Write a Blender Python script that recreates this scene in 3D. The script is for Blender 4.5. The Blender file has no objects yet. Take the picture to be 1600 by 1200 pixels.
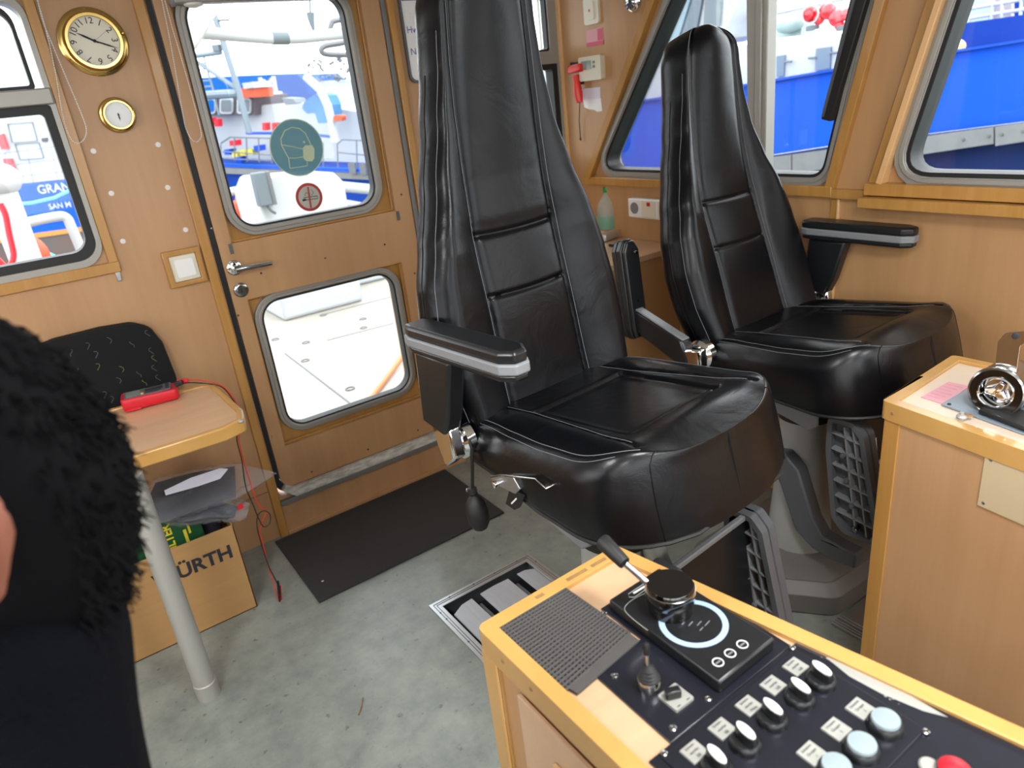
import bpy, bmesh, math, random
from mathutils import Vector, Matrix
from mathutils.geometry import tessellate_polygon
random.seed(7)
scene = bpy.context.scene
COL = scene.collection

# ------------------------------------------------------------------ camera
FPX = 1104.4185
CAMZ = 1.6
MR = Matrix(((0.8115179473553578, 0.5000072512619712, 0.3023762057530236),
             (-0.5743537061886439, 0.7777628097648979, 0.25534845199056977),
             (-0.10750089978871636, -0.3808907460572643, 0.9183494967932552)))
cam_d = bpy.data.cameras.new('camera')
cam_d.sensor_width = 36.0
cam_d.lens = 36.0 * FPX / 1600.0
cam_d.clip_start = 0.02
cam_d.clip_end = 500
cam = bpy.data.objects.new('camera', cam_d)
COL.objects.link(cam)
right, fwd, up = MR.col[0], MR.col[1], MR.col[2]
R3 = Matrix((right, up, -fwd)).transposed()
cam.matrix_world = Matrix.Translation((0, 0, CAMZ)) @ R3.to_4x4()
cam_d.dof.use_dof = True
cam_d.dof.focus_distance = 1.6
cam_d.dof.aperture_fstop = 4.5
scene.camera = cam

# ------------------------------------------------------------------ world, light, exposure
world = bpy.data.worlds.new('overcast_sky')
scene.world = world
world.use_nodes = True
wn = world.node_tree
bg = wn.nodes['Background']
bg.inputs[0].default_value = (0.93, 0.96, 1.0, 1)
bg.inputs[1].default_value = 2.8
sun_d = bpy.data.lights.new('hazy_sun', 'SUN')
sun_d.energy = 1.0
sun_d.angle = math.radians(25)
sun_d.color = (1.0, 0.97, 0.93)
sun = bpy.data.objects.new('hazy_sun', sun_d)
COL.objects.link(sun)
sun.rotation_euler = (math.radians(48), 0, math.radians(20))
scene.view_settings.view_transform = 'Standard'
scene.view_settings.look = 'None'
scene.view_settings.gamma = 1.0
scene.view_settings.exposure = 1.0
scene.view_settings.use_curve_mapping = False
scene.cycles.use_denoising = True
scene.cycles.max_bounces = 10
scene.cycles.transparent_max_bounces = 16
scene.cycles.diffuse_bounces = 6
scene.cycles.sample_clamp_indirect = 8
scene.cycles.caustics_reflective = False
scene.cycles.caustics_refractive = False


def P(px, py, axis, val):
    """where the sight line through photo point (px, py) meets the plane axis = val"""
    r = MR @ Vector(((px - 800) / FPX, 1, (600 - py) / FPX))
    o = Vector((0, 0, CAMZ))
    t = (val - o[axis]) / r[axis]
    return o + r * t


# ------------------------------------------------------------------ materials
def srgb(h):
    c = [int(h[i:i + 2], 16) / 255 for i in (0, 2, 4)]
    return tuple(x / 12.92 if x <= .04045 else ((x + .055) / 1.055) ** 2.4 for x in c)


MATS = {}


def mat(name, color, rough=.5, metal=0, coat=0, spec=.5, noise=None, bump=None, emit=None, trans=0):
    """noise=(color2, scale xyz, contrast); bump=(scale, strength, distance)"""
    m = bpy.data.materials.new(name)
    m.use_nodes = True
    nt = m.node_tree
    b = nt.nodes['Principled BSDF']
    if isinstance(color, str):
        color = srgb(color)
    b.inputs['Base Color'].default_value = (*color, 1)
    b.inputs['Roughness'].default_value = rough
    b.inputs['Metallic'].default_value = metal
    b.inputs['Coat Weight'].default_value = coat
    b.inputs['Coat Roughness'].default_value = .12
    b.inputs['Specular IOR Level'].default_value = spec
    if trans:
        b.inputs['Transmission Weight'].default_value = trans
    if emit:
        b.inputs['Emission Color'].default_value = (*color, 1)
        b.inputs['Emission Strength'].default_value = emit
    tc = None
    if noise or bump:
        tc = nt.nodes.new('ShaderNodeTexCoord')
    if noise:
        c2, sc, con = noise
        if isinstance(c2, str):
            c2 = srgb(c2)
        mp = nt.nodes.new('ShaderNodeMapping')
        mp.inputs['Scale'].default_value = sc
        nz = nt.nodes.new('ShaderNodeTexNoise')
        nz.inputs['Scale'].default_value = 1
        nz.inputs['Detail'].default_value = 6
        nz.inputs['Roughness'].default_value = .62
        rp = nt.nodes.new('ShaderNodeValToRGB')
        rp.color_ramp.elements[0].position = .5 - con
        rp.color_ramp.elements[1].position = .5 + con
        rp.color_ramp.elements[0].color = (*color, 1)
        rp.color_ramp.elements[1].color = (*c2, 1)
        nt.links.new(tc.outputs['Object'], mp.inputs[0])
        nt.links.new(mp.outputs[0], nz.inputs[0])
        nt.links.new(nz.outputs[0], rp.inputs[0])
        nt.links.new(rp.outputs[0], b.inputs['Base Color'])
    if bump:
        sc, st, dist = bump
        n2 = nt.nodes.new('ShaderNodeTexNoise')
        n2.inputs['Scale'].default_value = sc
        n2.inputs['Detail'].default_value = 3
        bp = nt.nodes.new('ShaderNodeBump')
        bp.inputs['Strength'].default_value = st
        bp.inputs['Distance'].default_value = dist
        nt.links.new(tc.outputs['Object'], n2.inputs[0])
        nt.links.new(n2.outputs[0], bp.inputs['Height'])
        nt.links.new(bp.outputs[0], b.inputs['Normal'])
    MATS[name] = m
    return m


def glass_mat(name, tint=(1, 1, 1), refl=.5):
    m = bpy.data.materials.new(name)
    m.use_nodes = True
    nt = m.node_tree
    nt.nodes.clear()
    out = nt.nodes.new('ShaderNodeOutputMaterial')
    mix = nt.nodes.new('ShaderNodeMixShader')
    tr = nt.nodes.new('ShaderNodeBsdfTransparent')
    tr.inputs[0].default_value = (*tint, 1)
    gl = nt.nodes.new('ShaderNodeBsdfGlossy')
    gl.inputs['Roughness'].default_value = .02
    fr = nt.nodes.new('ShaderNodeFresnel')
    fr.inputs[0].default_value = 1.45
    mu = nt.nodes.new('ShaderNodeMath')
    mu.operation = 'MULTIPLY'
    mu.inputs[1].default_value = refl
    nt.links.new(fr.outputs[0], mu.inputs[0])
    nt.links.new(mu.outputs[0], mix.inputs[0])
    nt.links.new(tr.outputs[0], mix.inputs[1])
    nt.links.new(gl.outputs[0], mix.inputs[2])
    nt.links.new(mix.outputs[0], out.inputs[0])
    return m


def film_mat(name, color, alpha, rough=.3):
    """half-clear plastic: part see-through, part diffuse or shiny"""
    m = bpy.data.materials.new(name)
    m.use_nodes = True
    nt = m.node_tree
    b = nt.nodes['Principled BSDF']
    b.inputs['Base Color'].default_value = (*srgb(color), 1)
    b.inputs['Roughness'].default_value = rough
    b.inputs['Alpha'].default_value = alpha
    return m


WALL = mat('beech_laminate', 'ab8259', .42, noise=('ba9168', (14, 14, .9), .22))
WALLX = mat('beech_laminate_side', 'a87f54', .42, noise=('b98f62', (14, 14, .9), .22))
TOPW = mat('beech_laminate_top', 'c39c78', .3, coat=.2, noise=('ccaa88', (3, 26, 26), .25))
TRIM = mat('varnished_trim', 'a67636', .35, coat=.3, noise=('b98a4a', (40, 40, 3), .25))
EDGE = mat('yellow_varnished_edge', 'b58745', .3, coat=.4, noise=('c69a59', (9, 9, 9), .3))
PINE = mat('pale_trim', 'd4a56e', .4, noise=('dfb582', (30, 30, 3), .25))
DARKWEAR = mat('worn_wood', '7d6248', .6, noise=('9a7440', (60, 60, 60), .2))
ALU = mat('window_aluminium', '9b9890', .42, metal=.35, bump=(6, .1, .002))
ALUL = mat('bright_aluminium', 'c4c9cc', .3, metal=.7)
STEEL = mat('brushed_steel', 'b9bcbd', .28, metal=.9)
PLATE = mat('brushed_plate', 'b3b9c0', .35, metal=.15, noise=('c6cad0', (60, 4, 4), .3))
GALV = mat('painted_pole_grey', 'a9a9a2', .45, metal=.3)
CHROME = mat('chrome', 'e6e6e6', .07, metal=1)
CHROMED = mat('dull_chrome', 'a5a5a3', .2, metal=1)
BRASS = mat('polished_brass', 'c9ab66', .2, metal=1)
RUBBER = mat('black_rubber', '141414', .55)
BLACKP = mat('black_plastic', '17181a', .32, bump=(260, .06, .001))
PANELB = mat('black_panel_paint', '12131a', .3, coat=.3, noise=('191b26', (8, 8, 8), .3))
GLOSSB = mat('gloss_black', '060606', .08, coat=1)
GREYP = mat('grey_plastic', '7d7f82', .4)
DGREY = mat('dark_grey_plastic', '55585c', .45)
LGREY = mat('pedestal_grey', '9ea09c', .4, coat=.2)
MGREY = mat('base_grey', '6d6c68', .5)
IVORY = mat('ivory_plastic', 'd8d3bd', .35)
WHITE = mat('white_plastic', 'e8e8e6', .35)
RED = mat('red_plastic', 'c41828', .38)
REDB = mat('bright_red_plastic', 'e2331f', .3)
ORANGE = mat('orange_hose', 'e0703a', .5)
PAPER = mat('paper', 'dcdcea', .8)
INK = mat('dark_ink', '22232b', .7)
BLUEINK = mat('blue_ink', '1f2f86', .7)
PINKL = mat('pink_label', 'c9586a', .6)
PINKL2 = mat('pale_pink_label', 'd79aa4', .6)
PALE = mat('pale_wall', 'dededc', .5)
CARD = mat('cardboard', 'a27b4b', .8, noise=('ab8453', (5, 5, 40), .3))
STITCH = mat('grey_stitch', '64676b', .6)
GLASS = glass_mat('window_glass', (.97, .985, .98), .6)
LEATHER = mat('black_leather', '07080b', .30, spec=.2, coat=.05, bump=(420, .16, .0012))
LEATHERD = mat('black_leather_cushion', '08090c', .30, spec=.32, coat=.12, bump=(420, .14, .0012))

# leather gets soft wrinkles on top of its grain
for lm in (LEATHER, LEATHERD):
    nt = lm.node_tree
    tc = [n for n in nt.nodes if n.type == 'TEX_COORD'][0]
    old = [n for n in nt.nodes if n.type == 'BUMP'][0]
    n3 = nt.nodes.new('ShaderNodeTexNoise')
    n3.inputs['Scale'].default_value = 9
    n3.inputs['Detail'].default_value = 4
    n3.inputs['Distortion'].default_value = 1.2
    b3 = nt.nodes.new('ShaderNodeBump')
    b3.inputs['Strength'].default_value = .26
    b3.inputs['Distance'].default_value = .008
    nt.links.new(tc.outputs['Object'], n3.inputs[0])
    nt.links.new(n3.outputs[0], b3.inputs['Height'])
    nt.links.new(b3.outputs[0], old.inputs['Normal'])
    pb = nt.nodes['Principled BSDF']
    pb.inputs['Coat Roughness'].default_value = .22


def floor_mat():
    m = mat('mottled_vinyl_floor', '7a8279', .42, coat=.15)
    nt = m.node_tree
    b = nt.nodes['Principled BSDF']
    tc = nt.nodes.new('ShaderNodeTexCoord')
    n1 = nt.nodes.new('ShaderNodeTexNoise')
    n1.inputs['Scale'].default_value = 9
    n1.inputs['Detail'].default_value = 9
    n1.inputs['Roughness'].default_value = .72
    r1 = nt.nodes.new('ShaderNodeValToRGB')
    r1.color_ramp.elements[0].position = .32
    r1.color_ramp.elements[1].position = .68
    r1.color_ramp.elements[0].color = (*srgb('737a77'), 1)
    r1.color_ramp.elements[1].color = (*srgb('92988f'), 1)
    n2 = nt.nodes.new('ShaderNodeTexNoise')
    n2.inputs['Scale'].default_value = 38
    n2.inputs['Detail'].default_value = 5
    r2 = nt.nodes.new('ShaderNodeValToRGB')
    r2.color_ramp.elements[0].position = .27
    r2.color_ramp.elements[1].position = .36
    r2.color_ramp.elements[0].color = (.55, .55, .52, 1)
    r2.color_ramp.elements[1].color = (1, 1, 1, 1)
    mx = nt.nodes.new('ShaderNodeMix')
    mx.data_type = 'RGBA'
    mx.blend_type = 'MULTIPLY'
    mx.inputs[0].default_value = 1
    for n in (n1, n2):
        nt.links.new(tc.outputs['Object'], n.inputs[0])
    nt.links.new(n1.outputs[0], r1.inputs[0])
    nt.links.new(n2.outputs[0], r2.inputs[0])
    nt.links.new(r1.outputs[0], mx.inputs[6])
    nt.links.new(r2.outputs[0], mx.inputs[7])
    nt.links.new(mx.outputs[2], b.inputs['Base Color'])
    return m


FLOOR = floor_mat()


# ------------------------------------------------------------------ mesh building
def V(*a):
    return Vector(a[0]) if len(a) == 1 else Vector(a)


def perp(d):
    d = d.normalized()
    a = Vector((0, 0, 1)) if abs(d.z) < .9 else Vector((1, 0, 0))
    x = d.cross(a).normalized()
    return x, d.cross(x).normalized()


class MB:
    def __init__(s):
        s.v = []
        s.f = []

    def add(s, vs, fs):
        n = len(s.v)
        s.v += [Vector(v) for v in vs]
        s.f += [tuple(i + n for i in f) for f in fs]
        return s

    def box(s, x0, x1, y0, y1, z0, z1):
        vs = [(x, y, z) for z in (z0, z1) for y in (y0, y1) for x in (x0, x1)]
        return s.add(vs, [(0, 2, 3, 1), (4, 5, 7, 6), (0, 1, 5, 4), (2, 6, 7, 3), (0, 4, 6, 2), (1, 3, 7, 5)])

    def bar(s, a, b, w, h, upv=(0, 0, 1)):
        """box from a to b, w wide sideways, h high along upv"""
        a, b, u = V(a), V(b), V(upv)
        d = (b - a).normalized()
        sd = d.cross(u).normalized()
        u = sd.cross(d).normalized()
        vs = []
        for p in (a, b):
            for (i, j) in ((-1, -1), (1, -1), (1, 1), (-1, 1)):
                vs.append(p + sd * (i * w / 2) + u * (j * h / 2))
        return s.add(vs, [(3, 2, 1, 0), (4, 5, 6, 7), (0, 1, 5, 4), (1, 2, 6, 5), (2, 3, 7, 6), (3, 0, 4, 7)])

    def cyl(s, a, b, r0, r1=None, seg=20):
        a, b = V(a), V(b)
        r1 = r0 if r1 is None else r1
        x, y = perp(b - a)
        vs = []
        for p, r in ((a, r0), (b, r1)):
            for i in range(seg):
                t = 2 * math.pi * i / seg
                vs.append(p + (x * math.cos(t) + y * math.sin(t)) * r)
        fs = [(i, (i + 1) % seg, seg + (i + 1) % seg, seg + i) for i in range(seg)]
        fs += [tuple(range(seg - 1, -1, -1)), tuple(range(seg, 2 * seg))]
        return s.add(vs, fs)

    def lathe(s, o, axis, prof, seg=32, caps=True):
        """prof = [(radius, distance along axis)]"""
        o, d = V(o), V(axis).normalized()
        x, y = perp(d)
        vs = []
        for (r, h) in prof:
            for i in range(seg):
                t = 2 * math.pi * i / seg
                vs.append(o + d * h + (x * math.cos(t) + y * math.sin(t)) * r)
        fs = []
        for k in range(len(prof) - 1):
            for i in range(seg):
                j = (i + 1) % seg
                fs.append((k * seg + i, k * seg + j, (k + 1) * seg + j, (k + 1) * seg + i))
        if caps:
            fs += [tuple(range(seg - 1, -1, -1)), tuple(range((len(prof) - 1) * seg, len(prof) * seg))]
        return s.add(vs, fs)

    def tube(s, pts, r, seg=8, closed=False):
        pts = [V(p) for p in pts]
        n = len(pts)
        rr = r if isinstance(r, (list, tuple)) else [r] * n
        vs = []
        px = None
        for i, p in enumerate(pts):
            if closed:
                d = pts[(i + 1) % n] - pts[i - 1]
            else:
                d = pts[min(i + 1, n - 1)] - pts[max(i - 1, 0)]
            if d.length < 1e-9:
                d = Vector((0, 0, 1))
            d.normalize()
            if px is None:
                px, _ = perp(d)
            px = (px - d * px.dot(d))
            if px.length < 1e-6:
                px, _ = perp(d)
            px.normalize()
            py = d.cross(px)
            for k in range(seg):
                t = 2 * math.pi * k / seg
                vs.append(p + (px * math.cos(t) + py * math.sin(t)) * rr[i])
        fs = []
        for i in range(n if closed else n - 1):
            a, b = i * seg, ((i + 1) % n) * seg
            for k in range(seg):
                j = (k + 1) % seg
                fs.append((a + k, a + j, b + j, b + k))
        if not closed:
            fs += [tuple(range(seg - 1, -1, -1)), tuple(range((n - 1) * seg, n * seg))]
        return s.add(vs, fs)

    def prism(s, poly, depth, holes=()):
        """flat outline (3-D points) with holes, given thickness by the vector depth"""
        dv = V(depth)
        loops = [[V(p) for p in poly]] + [[V(p) for p in h] for h in holes]
        flat = [p for l in loops for p in l]
        n = len(flat)
        tris = tessellate_polygon(loops)
        fs = [tuple(t) for t in tris] + [tuple(i + n for i in reversed(t)) for t in tris]
        k = 0
        for l in loops:
            m = len(l)
            for i in range(m):
                a, b = k + i, k + (i + 1) % m
                fs.append((a, b, b + n, a + n))
            k += m
        return s.add(flat + [p + dv for p in flat], fs)

    def loft(s, rows, closed=True, caps=True):
        m = len(rows[0])
        vs = [v for r in rows for v in r]
        fs = []
        for i in range(len(rows) - 1):
            for j in range(m if closed else m - 1):
                k = (j + 1) % m
                fs.append((i * m + j, i * m + k, (i + 1) * m + k, (i + 1) * m + j))
        if caps and closed:
            fs += [tuple(range(m - 1, -1, -1)), tuple(range((len(rows) - 1) * m, len(rows) * m))]
        return s.add(vs, fs)

    def ball(s, c, r, seg=16, rings=10):
        c = V(c)
        rx, ry, rz = (r, r, r) if not isinstance(r, (tuple, list)) else r
        rows = []
        for i in range(rings + 1):
            a = math.pi * i / rings
            sr = max(math.sin(a), .01)
            rows.append([c + Vector((rx * sr * math.cos(2 * math.pi * k / seg), ry * sr * math.sin(2 * math.pi * k / seg),
                                     -rz * math.cos(a))) for k in range(seg)])
        return s.loft(rows)

    def build(s, name, m, parent=None, bevel=0, smooth=True, local=False, seg=2, subsurf=0, kind=None, angle=38):
        me = bpy.data.meshes.new(name)
        vs = s.v
        if parent is not None and not local:
            inv = wm(parent).inverted()
            vs = [inv @ v for v in vs]
        me.from_pydata([tuple(v) for v in vs], [], s.f)
        bm = bmesh.new()
        bm.from_mesh(me)
        bmesh.ops.recalc_face_normals(bm, faces=bm.faces)
        bm.to_mesh(me)
        bm.free()
        me.materials.append(m)
        if smooth:
            for p in me.polygons:
                p.use_smooth = True
            me.set_sharp_from_angle(angle=math.radians(angle))
        o = bpy.data.objects.new(name, me)
        COL.objects.link(o)
        if parent is not None:
            o.parent = parent
        if bevel:
            b = o.modifiers.new('bevel', 'BEVEL')
            b.width = bevel
            b.segments = seg
            b.limit_method = 'ANGLE'
            b.angle_limit = math.radians(40)
        if subsurf:
            sb = o.modifiers.new('sub', 'SUBSURF')
            sb.levels = sb.render_levels = subsurf
        if kind:
            o['kind'] = kind
        return o


def wm(o):
    m = o.matrix_basis.copy()
    p = o.parent
    while p is not None:
        m = p.matrix_basis @ m
        p = p.parent
    return m


def thing(name, loc, label, cat, rotz=0, group=None):
    o = bpy.data.objects.new(name, None)
    o.empty_display_size = .05
    COL.objects.link(o)
    o.location = loc
    o.rotation_euler = (0, 0, rotz)
    return tag(o, label, cat, group)


def tag(o, label, cat, group=None, kind=None):
    o['label'] = label
    o['category'] = cat
    if group:
        o['group'] = group
    if kind:
        o['kind'] = kind
    return o


def struct(o):
    o['kind'] = 'structure'
    return o


def rrect(u0, u1, v0, v1, r, n=7):
    """rounded rectangle in 2-D; r is one radius or four (bottom-left, bottom-right, top-right, top-left)"""
    rs = r if isinstance(r, (tuple, list)) else (r,) * 4
    out = []
    for (cu, cv, a0, q) in ((u0 + rs[0], v0 + rs[0], 180, rs[0]), (u1 - rs[1], v0 + rs[1], 270, rs[1]),
                            (u1 - rs[2], v1 - rs[2], 0, rs[2]), (u0 + rs[3], v1 - rs[3], 90, rs[3])):
        for k in range(n + 1):
            a = math.radians(a0 + 90 * k / n)
            out.append((cu + q * math.cos(a), cv + q * math.sin(a)))
    return out


def rpoly(pts, r, n=6):
    """polygon with rounded corners, 2-D"""
    out = []
    m = len(pts)
    for i in range(m):
        p = Vector(pts[i])
        a = (Vector(pts[i - 1]) - p)
        b = (Vector(pts[(i + 1) % m]) - p)
        rad = r[i] if isinstance(r, (tuple, list)) else r
        an = a.angle(b)
        t = min(rad / math.tan(an / 2), a.length * .49, b.length * .49)
        p0, p1 = p + a.normalized() * t, p + b.normalized() * t
        for k in range(n + 1):
            s_ = k / n
            q = p0 * (1 - s_) ** 2 + p * 2 * s_ * (1 - s_) + p1 * s_ ** 2
            out.append((q.x, q.y))
    return out


def offset(poly, d):
    """grow (d > 0) or shrink a counter-clockwise 2-D outline"""
    n = len(poly)
    out = []
    for i in range(n):
        p = Vector(poly[i])
        j = 1
        while (p - Vector(poly[i - j])).length < 1e-6:
            j += 1
        k = 1
        while (Vector(poly[(i + k) % n]) - p).length < 1e-6:
            k += 1
        e0 = (p - Vector(poly[i - j])).normalized()
        e1 = (Vector(poly[(i + k) % n]) - p).normalized()
        n0, n1 = Vector((e0.y, -e0.x)), Vector((e1.y, -e1.x))
        nn = (n0 + n1).normalized()
        q = p + nn * d / max(nn.dot(n0), .3)
        out.append((q.x, q.y))
    return out


def text_mesh(txt, size, m, name, parent, origin, xdir, ydir, depth=.0006, align='LEFT', bold=0, xs=1):
    """raised lettering: real letters lying in the plane of xdir and ydir"""
    cu = bpy.data.curves.new('lettering_curve', 'FONT')
    cu.body = txt
    cu.size = size
    cu.align_x = align
    cu.offset = bold
    cu.extrude = 0
    tmp = bpy.data.objects.new('tmp_text', cu)
    COL.objects.link(tmp)
    dg = bpy.context.evaluated_depsgraph_get()
    me = bpy.data.meshes.new_from_object(tmp.evaluated_get(dg))
    bpy.data.objects.remove(tmp)
    bpy.data.curves.remove(cu)
    X, Y, O = V(xdir).normalized(), V(ydir).normalized(), V(origin)
    N = X.cross(Y)
    b = MB()
    b.add([O + X * v.co.x * xs + Y * v.co.y + N * depth for v in me.vertices], [tuple(p.vertices) for p in me.polygons])
    bpy.data.meshes.remove(me)
    return b.build(name, m, parent, smooth=False)


YA = 2.68     # aft bulkhead, inner face
XS = 2.17     # starboard-side wall, inner face
CZ = 2.12     # ceiling


def A3(pts, y):  # 2-D (x, z) outline on the aft wall
    return [(p[0], y, p[1]) for p in pts]


def S3(pts, x):  # 2-D (y, z) outline on the side wall
    return [(x, p[0], p[1]) for p in pts]


# ------------------------------------------------------------------ room shell
HX0, HX1, HY1, HY0 = .762, 1.171, 1.852, 1.40
fl = MB()
fl.prism([(-2.2, -2.2, 0), (XS + .08, -2.2, 0), (XS + .08, YA + .08, 0), (-2.2, YA + .08, 0)], (0, 0, -.06),
         holes=[[(HX0, HY0, 0), (HX1, HY0, 0), (HX1, HY1, 0), (HX0, HY1, 0)]])
struct(fl.build('floor', FLOOR, smooth=False))
struct(MB().box(-2.2, XS + .08, -2.2, YA + .08, CZ, CZ + .05).build('ceiling', PALE, smooth=False))

W = rrect
win1_out = W(-.95, .198, 1.228, 2.0, .07)
win2_out = W(1.83, 2.165, 1.24, 2.0, .06)
door_hole = W(.535, 1.352, .17, 2.06, .03)
aft = MB()
aft.prism(A3([(-2.2, 0), (XS + .08, 0), (XS + .08, CZ), (-2.2, CZ)], YA), (0, .09, 0),
          holes=[A3(win1_out, YA), A3(win2_out, YA), A3(door_hole, YA)])
struct(aft.build('wall_aft', WALL, smooth=False))

w3_pane = rpoly([(2.43, 1.243), (1.92, 1.95), (1.235, 1.95), (1.378, 1.243)], [.05, .04, .04, .05])
w4_pane = rpoly([(1.112, 1.258), (.945, 1.95), (.25, 1.95), (.25, 1.258)], [.06, .05, .05, .06])


def ccw(p):
    a = sum(p[i - 1][0] * p[i][1] - p[i][0] * p[i - 1][1] for i in range(len(p)))
    return p if a > 0 else p[::-1]


w3_pane, w4_pane = ccw(w3_pane), ccw(w4_pane)
w3_out, w4_out = offset(w3_pane, .018), offset(w4_pane, .018)
w5_out = W(-1.6, -.1, 1.25, 1.95, .06)
side = MB()
side.prism(S3([(-2.2, 0), (YA, 0), (YA, CZ), (-2.2, CZ)], XS), (.08, 0, 0),
           holes=[S3(w3_out, XS), S3(w4_out, XS), S3(w5_out, XS)])
struct(side.build('wall_side', WALLX, smooth=False))
fw_ = MB()
fw_.prism([(-2.2, -2.2, 0), (XS, -2.2, 0), (XS, -2.2, CZ), (-2.2, -2.2, CZ)], (0, -.08, 0),
          holes=[[(a, -2.2, 1.05), (b, -2.2, 1.05), (b, -2.2, 1.98), (a, -2.2, 1.98)] for a, b in ((-2.1, -.75), (-.68, .68), (.75, 2.08))])
struct(fw_.build('wall_front', MGREY, smooth=False))
lw = MB()
lw.prism([(-2.2, -2.2, 0), (-2.2, YA, 0), (-2.2, YA, CZ), (-2.2, -2.2, CZ)], (-.08, 0, 0),
         holes=[[(-2.2, a, 1.2), (-2.2, b, 1.2), (-2.2, b, 1.98), (-2.2, a, 1.98)] for a, b in ((-2.05, -.7), (-.6, .8), (.9, 2.3))])
struct(lw.build('wall_port', WALLX, smooth=False))

# unseen lamps added under the ceiling for fill light (above the frame)
for k, (lx, ly) in enumerate(((-.6, .7), (.7, .1), (1.1, -1.0), (-.8, -1.0))):
    o = bpy.data.objects.new('added_fill_lamp', None)
    COL.objects.link(o)
    o.location = (lx, ly, CZ)
    tag(o, 'added round white fill lamp above the %s, out of frame' % ('small side table', 'front console', 'helmsman place', 'port corner behind the lens')[k], 'ceiling light', 'added fill lamps above the frame')
    MB().lathe((lx, ly, CZ), (0, 0, -1), [(.11, 0), (.11, .02), (.1, .03), (.02, .032)], 24).build('fill_lamp_shade', WHITE, o)
    ld = bpy.data.lights.new('fill_light', 'AREA')
    ld.shape = 'DISK'
    ld.size = .4
    ld.energy = 12
    ld.color = (1, 1, 1)
    lo = bpy.data.objects.new('fill_light', ld)
    COL.objects.link(lo)
    lo.location = (lx, ly, CZ - .06)


# ------------------------------------------------------------------ window frames
def frame_ring(name, pane2d, to3, mats, n, parent, alu_w=.035, rub_w=.012, black_w=0, proud=.012, deep=.082):
    """aluminium ring, rubber seal and glass round one opening; n = unit vector into the room"""
    n = V(n)
    inner = pane2d
    rub = offset(inner, rub_w)
    alu = offset(rub, alu_w)
    mid = offset(rub, alu_w * .55)
    p0 = [V(p) + n * proud for p in to3(alu)]
    al = MB()
    al.prism(p0, -n * (proud + deep), holes=[[V(p) + n * proud for p in to3(rub)]])
    lip = MB()
    al.prism([V(p) + n * (proud + .006) for p in to3(offset(rub, alu_w * .5))], -n * .01, holes=[[V(p) + n * (proud + .006) for p in to3(offset(rub, .003))]])
    al.build('frame', mats[0], parent, bevel=.003)
    rb = MB()
    rb.prism([V(p) + n * (proud - .003) for p in to3(rub)], -n * (deep * .9), holes=[[V(p) + n * (proud - .003) for p in to3(inner)]])
    rb.build('seal', mats[1], parent, bevel=.002)


def win(name, loc):
    o = bpy.data.objects.new(name, None)
    COL.objects.link(o)
    o.location = loc
    o['kind'] = 'structure'
    return o


toA = lambda p: A3(p, YA)
toS = lambda p: S3(p, XS)
# window 1: aft wall, left; fixed lower pane in a broad black gasket, hinged upper pane
w1 = win('window_1', (-.4, YA, 1.22))
b = MB()
b.prism(A3(W(-.97, .205, 1.222, 2.02, .075), YA - .012), (0, .08, 0), holes=[A3(W(-.93, .19, 1.72, 1.99, (.002, .002, .05, .05)), YA - .012), A3(W(-.93, .19, 1.245, 1.712, (.06, .06, .01, .01)), YA - .012)])
b.build('frame', ALU, w1, bevel=.003)
MB().box(-.93, .203, YA - .02, YA + .03, 1.712, 1.758).build('crossbar', ALU, w1, bevel=.004)
b = MB()
b.prism(A3(W(-.935, .191, 1.244, 1.713, (.06, .06, .01, .01)), YA - .004), (0, .05, 0), holes=[A3(W(-.9, .166, 1.272, 1.688, (.05, .05, .012, .012)), YA - .004)])
b.prism(A3(W(-.92, .168, 1.757, 1.99, (.01, .01, .06, .06)), YA - .002), (0, .04, 0), holes=[A3(W(-.9, .158, 1.768, 1.975, (.01, .01, .055, .055)), YA - .002)])
b.build('gasket', RUBBER, w1, bevel=.003)
MB().box(-.93, .18, YA + .03, YA + .035, 1.25, 1.7).box(-.92, .165, YA + .03, YA + .035, 1.76, 1.985).build('pane', GLASS, w1, smooth=False)
b = MB()
b.box(.206, .236, YA - .014, YA + .001, 1.19, 2.1)
b.box(-1.2, .236, YA - .016, YA + .001, 1.188, 1.224)
struct(b.build('trim_1', TRIM, bevel=.003))

# window 2: aft wall, right of the whiteboard
w2 = win('window_2', (2.0, YA, 1.24))
b = MB()
b.prism(A3(W(1.81, 2.168, 1.235, 2.02, .05), YA - .012), (0, .07, 0), holes=[A3(W(1.84, 2.113, 1.742, 1.98, (.01, .01, .04, .04)), YA - .012), A3(W(1.84, 2.15, 1.262, 1.69, (.05, .05, .005, .005)), YA - .012)])
b.build('frame', ALU, w2, bevel=.003)
b = MB()
b.prism(A3(W(1.835, 2.152, 1.26, 1.692, (.05, .05, .005, .005)), YA - .004), (0, .05, 0), holes=[A3(W(1.86, 2.122, 1.29, 1.668, (.04, .04, .01, .01)), YA - .004)])
b.prism(A3(W(1.838, 2.116, 1.74, 1.985, (.01, .01, .04, .04)), YA - .004), (0, .03, 0), holes=[A3(W(1.848, 2.106, 1.75, 1.975, (.01, .01, .04, .04)), YA - .004)])
b.build('gasket', RUBBER, w2, bevel=.003)
MB().box(1.84, 2.14, YA + .03, YA + .035, 1.27, 1.69).box(1.84, 2.11, YA + .03, YA + .035, 1.745, 1.985).build('pane', GLASS, w2, smooth=False)

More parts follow.
